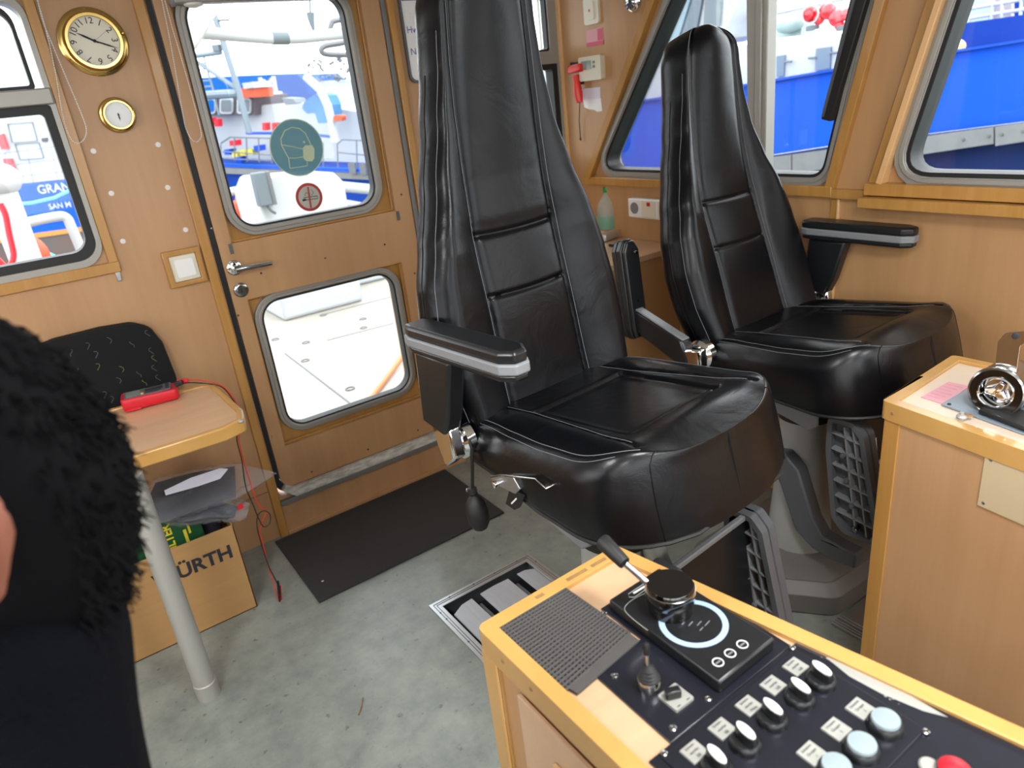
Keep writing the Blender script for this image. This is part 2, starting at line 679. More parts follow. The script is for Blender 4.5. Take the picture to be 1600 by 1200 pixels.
# window 3: side wall, behind the second seat, with a centre post
w3 = win('window_3', (XS, 1.9, 1.22))
frame_ring('w3', w3_pane, toS, (ALU, RUBBER), (-1, 0, 0), w3, alu_w=.03, rub_w=.01)
b = MB()
b.prism([(XS - .022, 1.583, 1.235), (XS - .022, 1.652, 1.235), (XS - .022, 1.676, 1.955), (XS - .022, 1.59, 1.955)][::1], (.05, 0, 0))
b.prism([(XS - .03, 1.60, 1.235), (XS - .03, 1.625, 1.235), (XS - .03, 1.635, 1.955), (XS - .03, 1.607, 1.955)], (.03, 0, 0))
b.build('centre_post', ALU, w3, bevel=.004)
MB().prism(S3(offset(w3_pane, .012), XS + .03), (.005, 0, 0)).build('pane', GLASS, w3, smooth=False)
# window 4
w4 = win('window_4', (XS, .7, 1.22))
frame_ring('w4', w4_pane, toS, (ALU, RUBBER), (-1, 0, 0), w4, alu_w=.034, rub_w=.012, proud=.016)
MB().prism(S3(offset(w4_pane, .012), XS + .03), (.005, 0, 0)).build('pane', GLASS, w4, smooth=False)
# black blind rail hanging on the slanted edge of window 3
sh = thing('roller_blind_rail', (XS - .03, 1.33, 1.41), 'slim black bar hanging along the slanted right edge of the side window', 'blind')
b = MB()
q = [(1.366, 1.415), (1.335, 1.408), (1.185, 1.96), (1.245, 1.965)]
b.prism([(XS - .045, y, z) for y, z in q], (.025, 0, 0))
b.build('bar', RUBBER, sh, bevel=.003)
b = MB()
b.prism([(XS - .052, y, z) for y, z in ((1.362, 1.425), (1.356, 1.423), (1.226, 1.95), (1.233, 1.952))], (.01, 0, 0))
b.build('edge_rib', DGREY, sh)

# wooden trims on the side wall
def sbar(y0, z0, y1, z1, w, t, m, name):
    a, c = Vector((XS - t / 2 + .001, y0, z0)), Vector((XS - t / 2 + .001, y1, z1))
    return struct(MB().bar(a, c, w, t, (1, 0, 0)).build(name, m, bevel=.002))


sbar(2.515, 1.205, 1.93, 2.10, .034, .03, TRIM, 'trim_2')
sbar(2.545, 1.192, 1.33, 1.192, .034, .026, TRIM, 'trim_3')
sbar(1.347, 1.18, 1.135, 2.10, .03, .024, TRIM, 'trim_4')
sbar(1.20, 1.20, .975, 2.10, .036, .024, TRIM, 'trim_5')
sbar(1.172, 1.225, .952, 2.10, .018, .04, PINE, 'trim_6')
sbar(1.345, 1.186, 1.21, 1.186, .03, .022, TRIM, 'trim_7')
sbar(1.215, 1.208, .0, 1.208, .036, .04, TRIM, 'trim_8')
sbar(1.215, 1.172, .0, 1.172, .03, .07, TRIM, 'trim_9')
sbar(1.325, 1.17, 1.325, .02, .03, .008, TRIM, 'trim_10')
sbar(1.313, 1.17, 1.313, .02, .008, .012, PINE, 'trim_11')
sbar(2.66, 2.1, 2.66, 1.0, .02, .012, PINE, 'trim_12')

# ------------------------------------------------------------------ door in the aft wall
dr = win('door_1', (.94, YA, .17))
b = MB()
door_o = W(.556, 1.335, .205, 2.06, .05)
rec_u = [(.603, 1.205), (1.262, 1.205), (1.262, 2.0), (.603, 2.0)]
rec_l = [(.607, .384), (1.25, .384), (1.25, .996), (.607, .996)]
b.prism(A3(door_o, YA - .004), (0, .03, 0), holes=[A3(rec_u, YA - .004), A3(rec_l, YA - .004)])
b.build('door_panel', WALL, dr, smooth=False)
b = MB()
b.prism(A3(offset(door_o, -.002), YA + .026), (0, .03, 0), holes=[A3(W(.64, 1.195, 1.245, 1.98, .06), YA + .026), A3(W(.645, 1.2, .445, .965, .06), YA + .026)])
b.build('door_core', TRIM, dr, smooth=False)
b = MB()
for r in (rec_u, rec_l):
    (x0, z0), (x1, z1) = r[0], r[2]
    b.prism(A3([(x0, z0), (x1, z0), (x1, z1), (x0, z1)], YA + .012), (0, .015, 0), holes=[A3([(x0 + .008, z0 + .008), (x1 - .008, z0 + .008), (x1 - .008, z1 - .008), (x0 + .008, z1 - .008)], YA + .012)])
b.build('recess_moulding', TRIM, dr, bevel=.002)
for (pn, aw) in ((W(.648, 1.19, 1.252, 1.985, .07), .03), (W(.65, 1.198, .45, .963, .07), .026)):
    f_ = MB()
    ru, ao = offset(pn, .007), offset(pn, .007 + aw)
    f_.prism(A3(ao, YA + .004), (0, .03, 0), holes=[A3(ru, YA + .004)])
    f_.prism(A3(offset(pn, .007 + aw * .55), YA - .002), (0, .02, 0), holes=[A3(offset(pn, .01), YA - .002)])
    fo = f_.build('window_frame', ALU, dr, bevel=.003)
    s_ = MB().prism(A3(ru, YA + .006), (0, .04, 0), holes=[A3(pn, YA + .006)])
    s_.build('seal', RUBBER, fo, bevel=.001)
    MB().prism(A3(offset(pn, .004), YA + .034), (0, .004, 0)).build('pane', GLASS, fo, smooth=False)
# black joint and aluminium sill round the leaf
b = MB()
b.prism(A3(W(.53, 1.356, .182, 2.08, .06), YA + .002), (0, .05, 0), holes=[A3(offset(door_o, .003), YA + .002)])
b.build('door_joint', RUBBER, dr, smooth=False)
b = MB()
b.prism(A3(rpoly([(.548, .205), (.60, .158), (1.40, .158), (1.40, .185), (1.36, .185), (1.33, .2), (.6, .2), (.57, .225)], .008), YA - .018), (0, .03, 0))
b.build('threshold', mat('worn_white_sill', 'a8a69c', .5, noise=('dcdad0', (18, 60, 60), .12)), dr, bevel=.003)
MB().box(.53, 1.40, YA - .024, YA + .0, .14, .16).build('threshold_strip', MGREY, dr, bevel=.002)
# screws of the door leaf
for (sx, sy) in ((331, 357), (508, 403), (601, 382), (408, 427), (648, 427), (627, 304), (372, 493), (575, 702), (487, 737), (653, 672), (424, 683)):
    p = P(sx, sy, 1, YA - .004)
    MB().lathe(p, (0, -1, 0), [(.0045, -.001), (.004, .0012), (.001, .0015)], 12).build('screw', CHROMED, dr)
# catches
for (sx, sy) in ((361, 389), (622, 337)):
    p = P(sx, sy, 1, YA - .004)
    MB().box(p.x - .006, p.x + .006, YA - .008, YA, p.z - .018, p.z + .018).build('catch_plate', DGREY, dr, bevel=.001)
# trims beside the door
b = MB()
b.box(.497, .53, YA - .016, YA + .001, 0, 2.1)
struct(b.build('trim_13', TRIM, bevel=.003))
b = MB()
b.box(1.362, 1.39, YA - .016, YA + .001, 0, 2.1)
struct(b.build('trim_14', TRIM, bevel=.003))
MB().box(1.338, 1.356, YA - .01, YA + .004, .19, 2.1).build('joint_cover', MGREY, dr, bevel=.002)
struct(MB().box(-2.2, .53, YA - .004, YA + .001, .215, .218).build('trim_15', DARKWEAR, smooth=False))
b = MB()
b.box(.53, 1.40, YA - .006, YA + .001, .0, .14)
b.box(.53, 1.40, YA - .02, YA + .001, .0, .02)
struct(b.build('baseboard_aft', WALL, bevel=.002))

# door handle and lock
h = MB().lathe((.59, YA - .004, 1.12), (0, -1, 0), [(.027, 0), (.027, .003), (.002, .003)], 28).build('door_handle', CHROMED, dr)
o = V(.59, YA - .004, 1.12)
MB().lathe(o, (0, -1, 0), [(.026, 0), (.026, .006), (.022, .009), (.012, .01), (.011, .03), (.012, .045), (.002, .046)], 28).build('rose', CHROME, h)
MB().tube([o + V(-.004, -.042, 0), o + V(.02, -.046, 0), o + V(.06, -.048, -.002), o + V(.122, -.046, -.004), o + V(.126, -.046, -.004)], [.009, .01, .009, .008, .004], 12).build('lever', CHROMED, h)
h = MB().lathe((.594, YA - .004, 1.036), (0, -1, 0), [(.027, 0), (.027, .002), (.002, .002)], 28).build('door_lock', CHROMED, dr)
o = V(.594, YA - .004, 1.036)
MB().lathe(o, (0, -1, 0), [(.025, 0), (.025, .004), (.021, .007), (.015, .0072), (.014, .011), (.002, .011)], 28).build('escutcheon', CHROMED, h)
MB().box(.5925, .5955, YA - .017, YA - .013, 1.028, 1.044).build('keyhole', RUBBER, h)

# stickers on the upper door pane
MASKD = film_mat('teal_sticker', '5d919b', .85, .5)
CREAM = mat('cream_print', 'b9c6a8', .6)
yg = YA + .032


def on_pane(pts):
    return [P(a, c, 1, yg) for a, c in pts]


cc = P(464, 231, 1, yg)
h = thing('mask_sticker', (cc.x, yg, cc.z), 'round teal sticker of a head wearing a face mask on the upper door pane', 'sticker')
def disc(c_, r0, y_, m, name, par, th=.001, inner=None, n=48):
    pts = [V(c_.x + r0 * math.cos(2 * math.pi * k / n), y_, c_.z + r0 * math.sin(2 * math.pi * k / n)) for k in range(n)]
    ho_ = [[V(c_.x + inner * math.cos(2 * math.pi * k / n), y_, c_.z + inner * math.sin(2 * math.pi * k / n)) for k in range(n)]] if inner else []
    return MB().prism(pts, (0, -th, 0), holes=ho_).build(name, m, par, smooth=False)
rS = (P(506, 231, 1, yg) - P(422, 231, 1, yg)).length / 2
disc(cc, rS, yg, MASKD, 'disc', h)
disc(cc, rS, yg - .001, CREAM, 'rim', h, .0005, rS * .965)


def line(pxs, r, m, name, par, closed=False, y_=None):
    return MB().tube([P(a, c, 1, (y_ or yg) - .002) for a, c in pxs], r, 5, closed).build(name, m, par)


line([(453, 263), (451, 247), (440, 227), (439, 217), (445, 204), (456, 199), (468, 201), (477, 208), (484, 222), (486, 228)], .0022, CREAM, 'head_outline', h)
line([(439, 226), (456, 229), (473, 233)], .0018, CREAM, 'upper_strap', h)
line([(451, 247), (462, 247), (474, 245)], .0018, CREAM, 'lower_strap', h)
line([(453, 263), (468, 261), (480, 259), (480, 253)], .0018, CREAM, 'neck_line', h)
MB().prism(on_pane([(473, 231), (477, 227), (488, 227), (491, 233), (491, 247), (488, 252), (479, 252), (474, 248)][::-1]), (0, -.0022, 0)).build('mask', CREAM, h)
disc(P(475, 222, 1, yg), .004, yg - .001, CREAM, 'eye_dot', h)
cc = P(483, 308, 1, yg)
h = thing('no_smoking_sticker', (cc.x, yg, cc.z), 'round red and white no smoking sticker low on the upper door pane', 'sticker')
rS = (P(504, 308, 1, yg) - P(462, 308, 1, yg)).length / 2
disc(cc, rS, yg, mat('sticker_grey', 'b3b1a6', .6), 'disc', h)
disc(cc, rS, yg - .001, mat('sticker_red', 'a8352c', .6), 'red_ring', h, .0008, rS * .80)
line([(481, 292), (486, 325)], .0034, MATS['sticker_red'], 'red_bar', h)
line([(475, 313), (497, 310), (496, 306), (475, 309)], .0012, INK, 'cigarette', h, True)
line([(473, 313), (478, 312)], .0036, INK, 'glowing_end', h)
line([(476, 306), (477, 302), (483, 301)], .0008, INK, 'smoke_line', h)
line([(487, 305), (490, 301), (486, 296)], .0008, INK, 'smoke_line', h)

# blind cassette above the door window and bead chains
h = thing('blind_cassette', (.95, YA - .03, 1.97), 'pale grey roller blind cassette over the door window at the top', 'blind')
MB().box(.61, 1.25, YA - .05, YA - .005, 1.965, 2.03).build('housing', ALU, h, bevel=.006)
MB().lathe((.615, YA - .03, 1.975), (-1, 0, 0), [(.018, 0), (.018, .012), (.01, .016), (.002, .016)], 16).build('chain_wheel', GREYP, h)
MB().lathe((.67, YA - .028, 1.966), (0, 0, -1), [(.03, 0), (.028, .006), (.01, .012), (.002, .012)], 20).build('end_disc', PALE, h)


def chain(name, pxs, label, y):
    pts = [P(a, c, 1, y) for a, c in pxs]
    # smooth curve
    sm = []
    for i in range(len(pts) - 1):
        p0, p1, p2, p3 = pts[max(i - 1, 0)], pts[i], pts[i + 1], pts[min(i + 2, len(pts) - 1)]
        for k in range(8):
            t = k / 8
            sm.append(.5 * ((2 * p1) + (-p0 + p2) * t + (2 * p0 - 5 * p1 + 4 * p2 - p3) * t * t + (-p0 + 3 * p1 - 3 * p2 + p3) * t ** 3))
    sm.append(pts[-1])
    L = [0]
    for i in range(1, len(sm)):
        L.append(L[-1] + (sm[i] - sm[i - 1]).length)
    n = int(L[-1] / .0065)
    bead = MB()
    j = 0
    res = []
    for k in range(n):
        d = k * .0065
        while j < len(L) - 2 and L[j + 1] < d:
            j += 1
        t = (d - L[j]) / max(L[j + 1] - L[j], 1e-6)
        res.append(sm[j].lerp(sm[j + 1], t))
    for p in res:
        bead.ball(p, .0021, 6, 4)
    o_ = bead.build('beads', PALE, None)
    bpy.data.objects[o_.name].name = name
    tag(o_, label, 'chain')
    MB().tube(res[::2], .0007, 5).build('cord', PALE, o_)
    return o_


chain('bead_chain', [(54, -14), (70, 40), (86, 110), (97, 175), (108, 212), (120, 224), (131, 218), (135, 203), (128, 180), (105, 125), (82, 70), (66, 30), (56, -14)],
      'white bead chain loop hanging left of the brass clock', YA - .03)
chain('bead_chain', [(250, -14), (262, 45), (274, 110), (285, 175), (292, 205), (303, 221), (311, 219), (314, 205), (300, 150), (280, 80), (268, 40), (254, -14)],
      'white bead chain loop hanging beside the door window', YA - .03)


# ------------------------------------------------------------------ things on the aft wall
def clock(name, px, py, R, label, hands):
    c = P(px, py, 1, YA)
    o = thing(name, (c.x, YA, c.z), label, 'clock' if name == 'ship_clock' else 'barometer')
    MB().lathe((c.x, YA, c.z), (0, -1, 0), [(R, 0), (R, .006), (R * .93, .012), (R * .86, .013), (R * .84, .028), (R * .8, .036), (R * .72, .036), (R * .70, .026)], 48).build('brass_case', BRASS, o)
    f_ = MB().lathe((c.x, YA, c.z), (0, -1, 0), [(R * .72, .02), (R * .72, .028), (.001, .0285)], 48).build('dial', WHITE if R < .07 else IVORY, o)
    yy = YA - .031
    def hand(a, l, w, back=.0):
        d = V(math.sin(a), 0, math.cos(a))
        n_ = V(d.z, 0, -d.x)
        cc = V(c.x, yy, c.z)
        return MB().prism([cc - d * back * R - n_ * w, cc - d * back * R + n_ * w, cc + d * l * R * .6 + n_ * w * 1.3, cc + d * l * R, cc + d * l * R * .6 - n_ * w * 1.3], (0, -.0015, 0))
    for (a, l, w) in hands:
        hand(math.radians(a), l, w, .1).build('hand', INK, o, smooth=False)
    MB().lathe((c.x, yy, c.z), (0, -1, 0), [(R * .05, 0), (R * .05, .003), (.001, .003)], 12).build('hub', INK, o)
    for k in range(3):
        a = math.radians(0 + 120 * k)
        MB().lathe((c.x + math.sin(a) * R * .93, YA - .011, c.z + math.cos(a) * R * .93), (0, -1, 0), [(.003, 0), (.002, .002), (.0005, .002)], 8).build('screw', DARKWEAR, o)
    if R > .07:
        for k in range(1, 13):
            a = math.radians(30 * k)
            dvec = V(math.sin(a), 0, math.cos(a))
            rr = R * .57
            # numerals stand radially, as on the photographed dial
            org = V(c.x, YA - .0288, c.z) + dvec * rr
            xd = V(math.cos(a), 0, -math.sin(a))
            org = org - dvec * .007
            text_mesh(str(k), .025, INK, 'numeral', o, org, xd, dvec, .0004, 'CENTER')
    # side clip
    MB().ball((c.x + R * .88, YA - .03, c.z + R * .18), R * .07, 10, 6).build('clasp', BRASS, o)
    return o


ck = clock('ship_clock', 146, 66, .096, 'large round brass ship clock with white dial high on the wall', [(300, .52, .0022), (112, .66, .0018)])
clock('ship_barometer', 183, 180, .053, 'small round brass barometer below the brass clock', [(180, .32, .0012)])
ckc = P(146, 66, 1, YA)
b = MB().bar(V(ckc.x, YA - .032, ckc.z), V(ckc.x + .046, YA - .032, ckc.z + .03), .0008, .0008)
b.build('second_hand', GREYP, ck)

for (px, py) in ((146, 236), (247, 226), (174, 302), (262, 293), (192, 377), (290, 359)):
    p = P(px, py, 1, YA)
    where = {(146, 236): 'upper left', (247, 226): 'upper right', (174, 302): 'middle left', (262, 293): 'middle right', (192, 377): 'lower left', (290, 359): 'lower right'}[(px, py)]
    tag(MB().lathe(p, (0, -1, 0), [(.0085, -.0005), (.008, .0012), (.001, .002)], 16).build('screw_cap', PALE), 'white round screw cap on the wood panel below the barometer, %s of six' % where, 'screw cap', 'white screw caps below the barometer')
h = thing('light_switch', (.428, YA, 1.157), 'ivory light switch in a square wooden frame left of the door handle', 'light switch')
b = MB().prism(A3([(.366, 1.097), (.49, 1.097), (.49, 1.222), (.366, 1.222)], YA - .02), (0, .02, 0), holes=[A3([(.384, 1.113), (.473, 1.113), (.473, 1.203), (.384, 1.203)], YA - .02)])
b.build('wooden_frame', TRIM, h, bevel=.003)
MB().box(.384, .473, YA - .014, YA, 1.113, 1.203).build('plate', IVORY, h, bevel=.004)
MB().prism(A3(W(.398, .459, 1.127, 1.189, .008), YA - .019), (0, .01, 0)).build('rocker', WHITE, h, bevel=.002)
b = MB()
for (px, py) in ((199, 426), (203, 425)):
    pass
p = P(185, 431, 1, YA)
tag(MB().box(p.x - .007, p.x + .007, YA - .008, YA, p.z - .017, p.z + .015).build('metal_clip', STEEL, bevel=.002), 'small steel clip on the wall under the window trim corner', 'clip')

# whiteboard
h = thing('whiteboard', (1.6, YA, 1.8), 'small whiteboard with blue writing beside the door, half behind the seat', 'whiteboard')
MB().prism(A3(W(1.412, 1.79, 1.668, 2.04, .03), YA - .014), (0, .014, 0), holes=[A3(W(1.421, 1.781, 1.677, 2.03, .025), YA - .014)]).build('frame', DGREY, h, bevel=.002)
MB().prism(A3(W(1.42, 1.782, 1.676, 2.03, .025), YA - .009), (0, .009, 0)).build('board', WHITE, h)
MB().box(1.425, 1.79, YA - .0105, YA - .008, 1.955, 2.02).build('blue_header', mat('deep_blue_print', '1f3f77', .4), h, smooth=False)
X, Z = V(1, 0, 0), V(0, 0, 1)
for (px, py, t) in ((636, 52, 'Hw-'), (642, 86, 'N-')):
    text_mesh(t, .034, BLUEINK, 'handwriting', h, P(px, py, 1, YA - .0095), X, Z, .0006)
text_mesh('7//1', .03, PALE, 'faded_writing', h, P(639, 30, 1, YA - .0095), X, Z, .0004)

# ------------------------------------------------------------------ things on the side wall
nx = (-1, 0, 0)


def sbox(name, y0, y1, z0, z1, t, m, parent, bevel=.003, x=XS):
    return MB().box(x - t, x, y0, y1, z0, z1).build(name, m, parent, bevel=bevel)


h = thing('bell_switch', (XS, 2.44, 1.86), 'ivory rocker switch with a red mark high on the side wall', 'light switch')
MB().prism(S3(W(2.398, 2.487, 1.815, 1.915, .012), XS - .012), (.012, 0, 0)).build('plate', IVORY, h, bevel=.004)
MB().prism(S3(W(2.42, 2.467, 1.832, 1.898, .006), XS - .018), (.01, 0, 0)).build('rocker', IVORY, h, bevel=.003)
sbox('red_mark', 2.439, 2.449, 1.861, 1.871, .0188, PINKL, h, 0)
h = thing('red_notice', (XS, 2.438, 1.765), 'small red and pink notice stuck under the ivory rocker switch', 'sticker')
sbox('sheet', 2.386, 2.49, 1.735, 1.797, .002, PINKL2, h, 0)
sbox('red_band', 2.386, 2.49, 1.735, 1.75, .0026, PINKL, h, 0)
sbox('printed_lines', 2.388, 2.42, 1.752, 1.795, .0026, PINKL, h, 0)
h = thing('thermostat', (XS, 2.455, 1.65), 'ivory wall thermostat with a grey display beside the red hammer', 'thermostat')
MB().prism(S3(W(2.386, 2.524, 1.604, 1.698, .008), XS - .026), (.026, 0, 0)).build('housing', IVORY, h, bevel=.004)
MB().prism(S3(W(2.445, 2.505, 1.648, 1.682, .002), XS - .028), (.003, 0, 0)).build('display', mat('lcd_grey', '8d9a97', .2), h)
for k in range(2):
    MB().prism(S3(W(2.42, 2.432, 1.652 + .016 * k, 1.662 + .016 * k, .002), XS - .029), (.004, 0, 0)).build('button', GREYP, h)
h = thing('alarm_dome', (XS, 2.2, 1.85), 'chrome round speaker cover high on the side wall by the window', 'speaker')
MB().lathe((XS, 2.205, 1.865), nx, [(.042, 0), (.042, .006), (.038, .012), (.03, .018), (.012, .022), (.001, .023)], 32).build('cover', CHROME, h)
for k in range(6):
    a = math.pi * k / 6
    MB().bar(V(XS - .0225, 2.205 - .03 * math.cos(a), 1.865 - .03 * math.sin(a)), V(XS - .0225, 2.205 + .03 * math.cos(a), 1.865 + .03 * math.sin(a)), .0025, .004, (1, 0, 0)).build('grille_slot', DGREY, h)
h = thing('emergency_hammer', (XS, 2.55, 1.6), 'red emergency torch hammer with a black cord hung on the side wall', 'hammer')
hp = [P(899, 118, 0, XS - .03), P(901, 128, 0, XS - .03), P(903, 145, 0, XS - .03), P(906, 160, 0, XS - .03)]
MB().tube([hp[0], hp[1], hp[2], hp[3]], [.016, .015, .021, .015], 12).build('grip', REDB, h)
MB().bar(P(891, 109, 0, XS - .034), P(909, 105, 0, XS - .034), .032, .034, (1, 0, 0)).build('hammer_head', REDB, h, bevel=.006)
MB().bar(P(893, 101, 0, XS - .012), P(911, 100, 0, XS - .012), .02, .02, (1, 0, 0)).build('holder', BLACKP, h, bevel=.003)
MB().bar(P(907, 103, 0, XS - .008), P(909, 132, 0, XS - .008), .018, .014, (1, 0, 0)).build('back_bracket', BLACKP, h, bevel=.003)
MB().ball(hp[2] + V(-.014, 0, .004), .005, 10, 6).build('push_button', BLACKP, h)
MB().tube([hp[3], P(905, 190, 0, XS - .014), P(907, 216, 0, XS - .01)], .002, 6).build('cord', RUBBER, h)
MB().ball(P(907, 217, 0, XS - .01), (.004, .004, .008), 8, 6).build('cord_end', RUBBER, h)
tag(MB().box(XS - .001, XS, 2.425, 2.54, 1.527, 1.575).build('paper_note', PAPER), 'blank white paper note on the side wall under the thermostat, upper sheet', 'paper')
pn_ = MB().prism([(XS - .0015, 2.418, 1.48), (XS - .0015, 2.448, 1.478), (XS - .0015, 2.47, 1.487), (XS - .0015, 2.5, 1.49), (XS - .0015, 2.532, 1.5), (XS - .0015, 2.538, 1.53), (XS - .0015, 2.422, 1.53)], (.001, 0, 0))
tag(pn_.build('paper_note', WHITE), 'torn white paper scrap on the side wall, lower sheet below the thermostat', 'paper')
h = thing('wall_socket', (XS, 2.17, 1.09), 'white double wall socket unit with a red indicator above the desk', 'socket')
sbox('housing', 2.0, 2.252, 1.049, 1.13, .035, WHITE, h, .006)
MB().lathe((XS - .0355, 2.213, 1.09), nx, [(.024, 0), (.023, .001), (.022, -.012), (.001, -.012)], 24).build('socket_well', GREYP, h)
for dy in (-.008, .008):
    MB().lathe((XS - .028, 2.213 + dy, 1.09), nx, [(.003, 0), (.001, .004)], 8).build('contact', INK, h)
sbox('indicator', 2.12, 2.14, 1.102, 1.118, .037, RED, h, .001)
sbox('switch_module', 2.09, 2.172, 1.055, 1.125, .0362, IVORY, h, .002)
sbox('side_socket', 2.01, 2.08, 1.055, 1.125, .0362, IVORY, h, .002)

# ------------------------------------------------------------------ helm seats
def interp(tab, x):
    if x <= tab[0][0]:
        return tab[0][1]
    for (a, va), (b_, vb) in zip(tab, tab[1:]):
        if x <= b_:
            t = (x - a) / (b_ - a)
            t = t * t * (3 - 2 * t) * .35 + t * .65
            return va + (vb - va) * t
    return tab[-1][1]


HW = [(-.03, .262), (0, .270), (.1, .284), (.2, .284), (.3, .269), (.4, .240), (.5, .198), (.6, .16), (.7, .136), (.78, .126), (.87, .118)]
SEAM = [(-.03, .126), (0, .126), (.25, .121), (.39, .12), (.5, .112), (.6, .106), (.7, .101), (.8, .094), (.87, .085)]
STOP = .885


def gz(x, w):
    return math.exp(-(x / w) ** 2)


def helm_seat(cx, cy, zc, yaw, al, be, label, group, left_arm, right_arm, extras, colr=.085, colxy=(0, -.2), k=1.0):
    root = thing('helm_chair', (cx, cy, 0), label, 'seat', yaw, group)
    ca, sa, cb, sb = math.cos(al), math.sin(al), math.cos(be), math.sin(be)

    wk, stretch, cvb, cvf = extras.get('back', (1, 1, -.03, .052))

    def Bp(u, s_, d):
        s0 = s_
        if s_ > .43:
            s_ = .43 + (s_ - .43) * stretch
            u = u * (1 + (wk - 1) * min(1, (s0 - .43) / .2))
        d = d + cvb * math.sin(math.pi * min(max(s0, 0), .84) / .84) + cvf * (max(s0, 0) / .88) ** 2
        return V(u, sb * s_ - cb * d, zc + cb * s_ + sb * d)

    def Sp(u, t, h_):
        return V(u, -ca * t + sa * h_ , zc + sa * t + ca * h_)

    # --- backrest: one padded shell, centre panel between two raised bolsters
    def front(u, s_):
        w, c = interp(HW, s_), interp(SEAM, s_)
        a = abs(u)
        lum = .012 * gz(s_ - .2, .16)
        if a <= c:
            d = lum + .004 * math.cos(a / c * math.pi / 2) + .02 * max(0, (s_ - .5) / .35) * math.cos(a / c * 1.4)
        else:
            t = (a - c) / max(w - c, 1e-4)
            hgt = (.046 * min(1, (w - c) / .13)) * (1 if s_ < .45 else max(.3, 1 - (s_ - .45) * 2.2))
            d = lum * (1 - t) + .02 * max(0, (s_ - .5) / .35) * .17 + hgt * math.sin(min(t * 1.15, 1) * math.pi / 2) * (1 - max(0, t - .7) ** 2 * 3) - .03 * max(0, t - .62) ** 2 / .1444
        d -= .006 * gz(a - c, .006) + .004 * gz(a - c, .015)
        if s_ < .60:
            q = (1 if a < c else 0)
            bow = .005 * (1 - (a / c) ** 2) if a < c else 0
            d -= q * (.005 * gz(s_ - .252 + bow, .005) + .005 * gz(s_ - .392 + bow, .0055) + .003 * gz(s_ - .40 + bow, .02))
        return d

    NF, rows = 201, []
    ss = [-.05 + .90 * i / 210 for i in range(211)] + [.85 + .035 * math.sin(math.pi / 2 * i / 12) for i in range(1, 13)]
    for s_ in ss:
        tt = max(0, (s_ - .79) / (STOP - .79))
        rnd = math.sqrt(max(0, 1 - tt ** 2.6))
        rnd = max(rnd, .03)
        w = interp(HW, s_) * (rnd ** .85)
        drop = (1 - rnd) * .045
        th = (.085 + .02 * gz(s_ - .15, .3)) * (.55 + .45 * rnd)
        row = []
        for i in range(NF):
            f_ = -1 + 2 * i / (NF - 1)
            u = w * f_
            row.append(Bp(u, s_, front(u / max(rnd, .2) ** .85, s_) - drop - .018 * max(0, abs(f_) - .93) ** 2 / .0049))
        e_ = front(w / max(rnd, .2) ** .85, s_) - drop - .018
        for i in range(1, 24):
            a = math.pi * i / 24
            ww = w * (1.0 - .0 * math.sin(a))
            cs, sn = math.cos(a), math.sin(a)
            row.append(Bp(ww * (abs(cs) ** .55) * (1 if cs > 0 else -1), s_, e_ - th * sn ** .6))
        rows.append(row)
    b_ = MB().loft(rows)
    back = b_.build('backrest', LEATHER, root, local=True, angle=60)
    for sg in (-1, 1):
        st = MB()
        st.tube([Bp(sg * (interp(SEAM, s_) + .007), s_, front(interp(SEAM, s_) + .007, s_) + .0006) for s_ in [i * .02 for i in range(0, 42)]], .0009, 5)
        st.build('stitching', STITCH, back, local=True)
        st = MB()
        st.tube([Bp(sg * (interp(HW, s_) * .965), s_, front(interp(HW, s_) * .965, s_) - .004) for s_ in [i * .02 for i in range(0, 39)]], .0009, 5)
        st.build('stitching', STITCH, back, local=True)
    for sg in (-1, 1):
        for dz in (.03,):
            sh = MB()
            sh.tube([Bp(sg * (interp(HW, s_) * 1.0), s_, front(interp(HW, s_), s_) - dz) for s_ in [i * .02 for i in range(0, 36)]], .0012, 5)
            sh.build('piping', LEATHERD, back, local=True)

    # --- seat cushion
    TF, TL = .33, .515

    def hw(t):
        base = interp([(-.02, .262), (.05, .268), (.15, .279), (.25, .286), (.33, .286), (.6, .286)], t)
        if t > TF:
            q = min(1, (t - TF) / (TL - TF))
            base *= max(0, 1 - q ** 2.5) ** (1 / 2.3)
        return max(base, .012)

    def top(u, t):
        a = abs(u)
        c = .142
        bol = .013 * gz(a - .205, .045) * min(1, max(0, (t + .02) / .12)) * (1 - .5 * max(0, (t - .3) / .2))
        pan = -.007 if (a < c and .105 < t < .385) else 0
        if pan:
            e_ = min(c - a, t - .105, .385 - t)
            pan *= min(1, e_ / .02)
        rim = -.007 * gz(a - c, .005) * (1 if .10 < t < .39 else .0)
        if a < c + .004:
            rim += -.008 * gz(t - .105, .006) - .008 * gz(t - .385, .006)
        fr = .016 * gz(t - .43, .05) * gz(a, .2) - .024 * max(0, t - .43) ** 2 / .0072 * .5
        sd = -.02 * max(0, a - .235) ** 2 / .0026
        curve = -.006 * gz(a - (.16 + .10 * max(0, (t - .12))), .004) * (1 if t < .45 else 0)
        return bol + pan + rim + fr + sd + curve

    rows = []
    NT = 81
    tt_ = [-.03 + (TL + .03) * (1 - (1 - i / 110) ** 1.5) for i in range(111)]
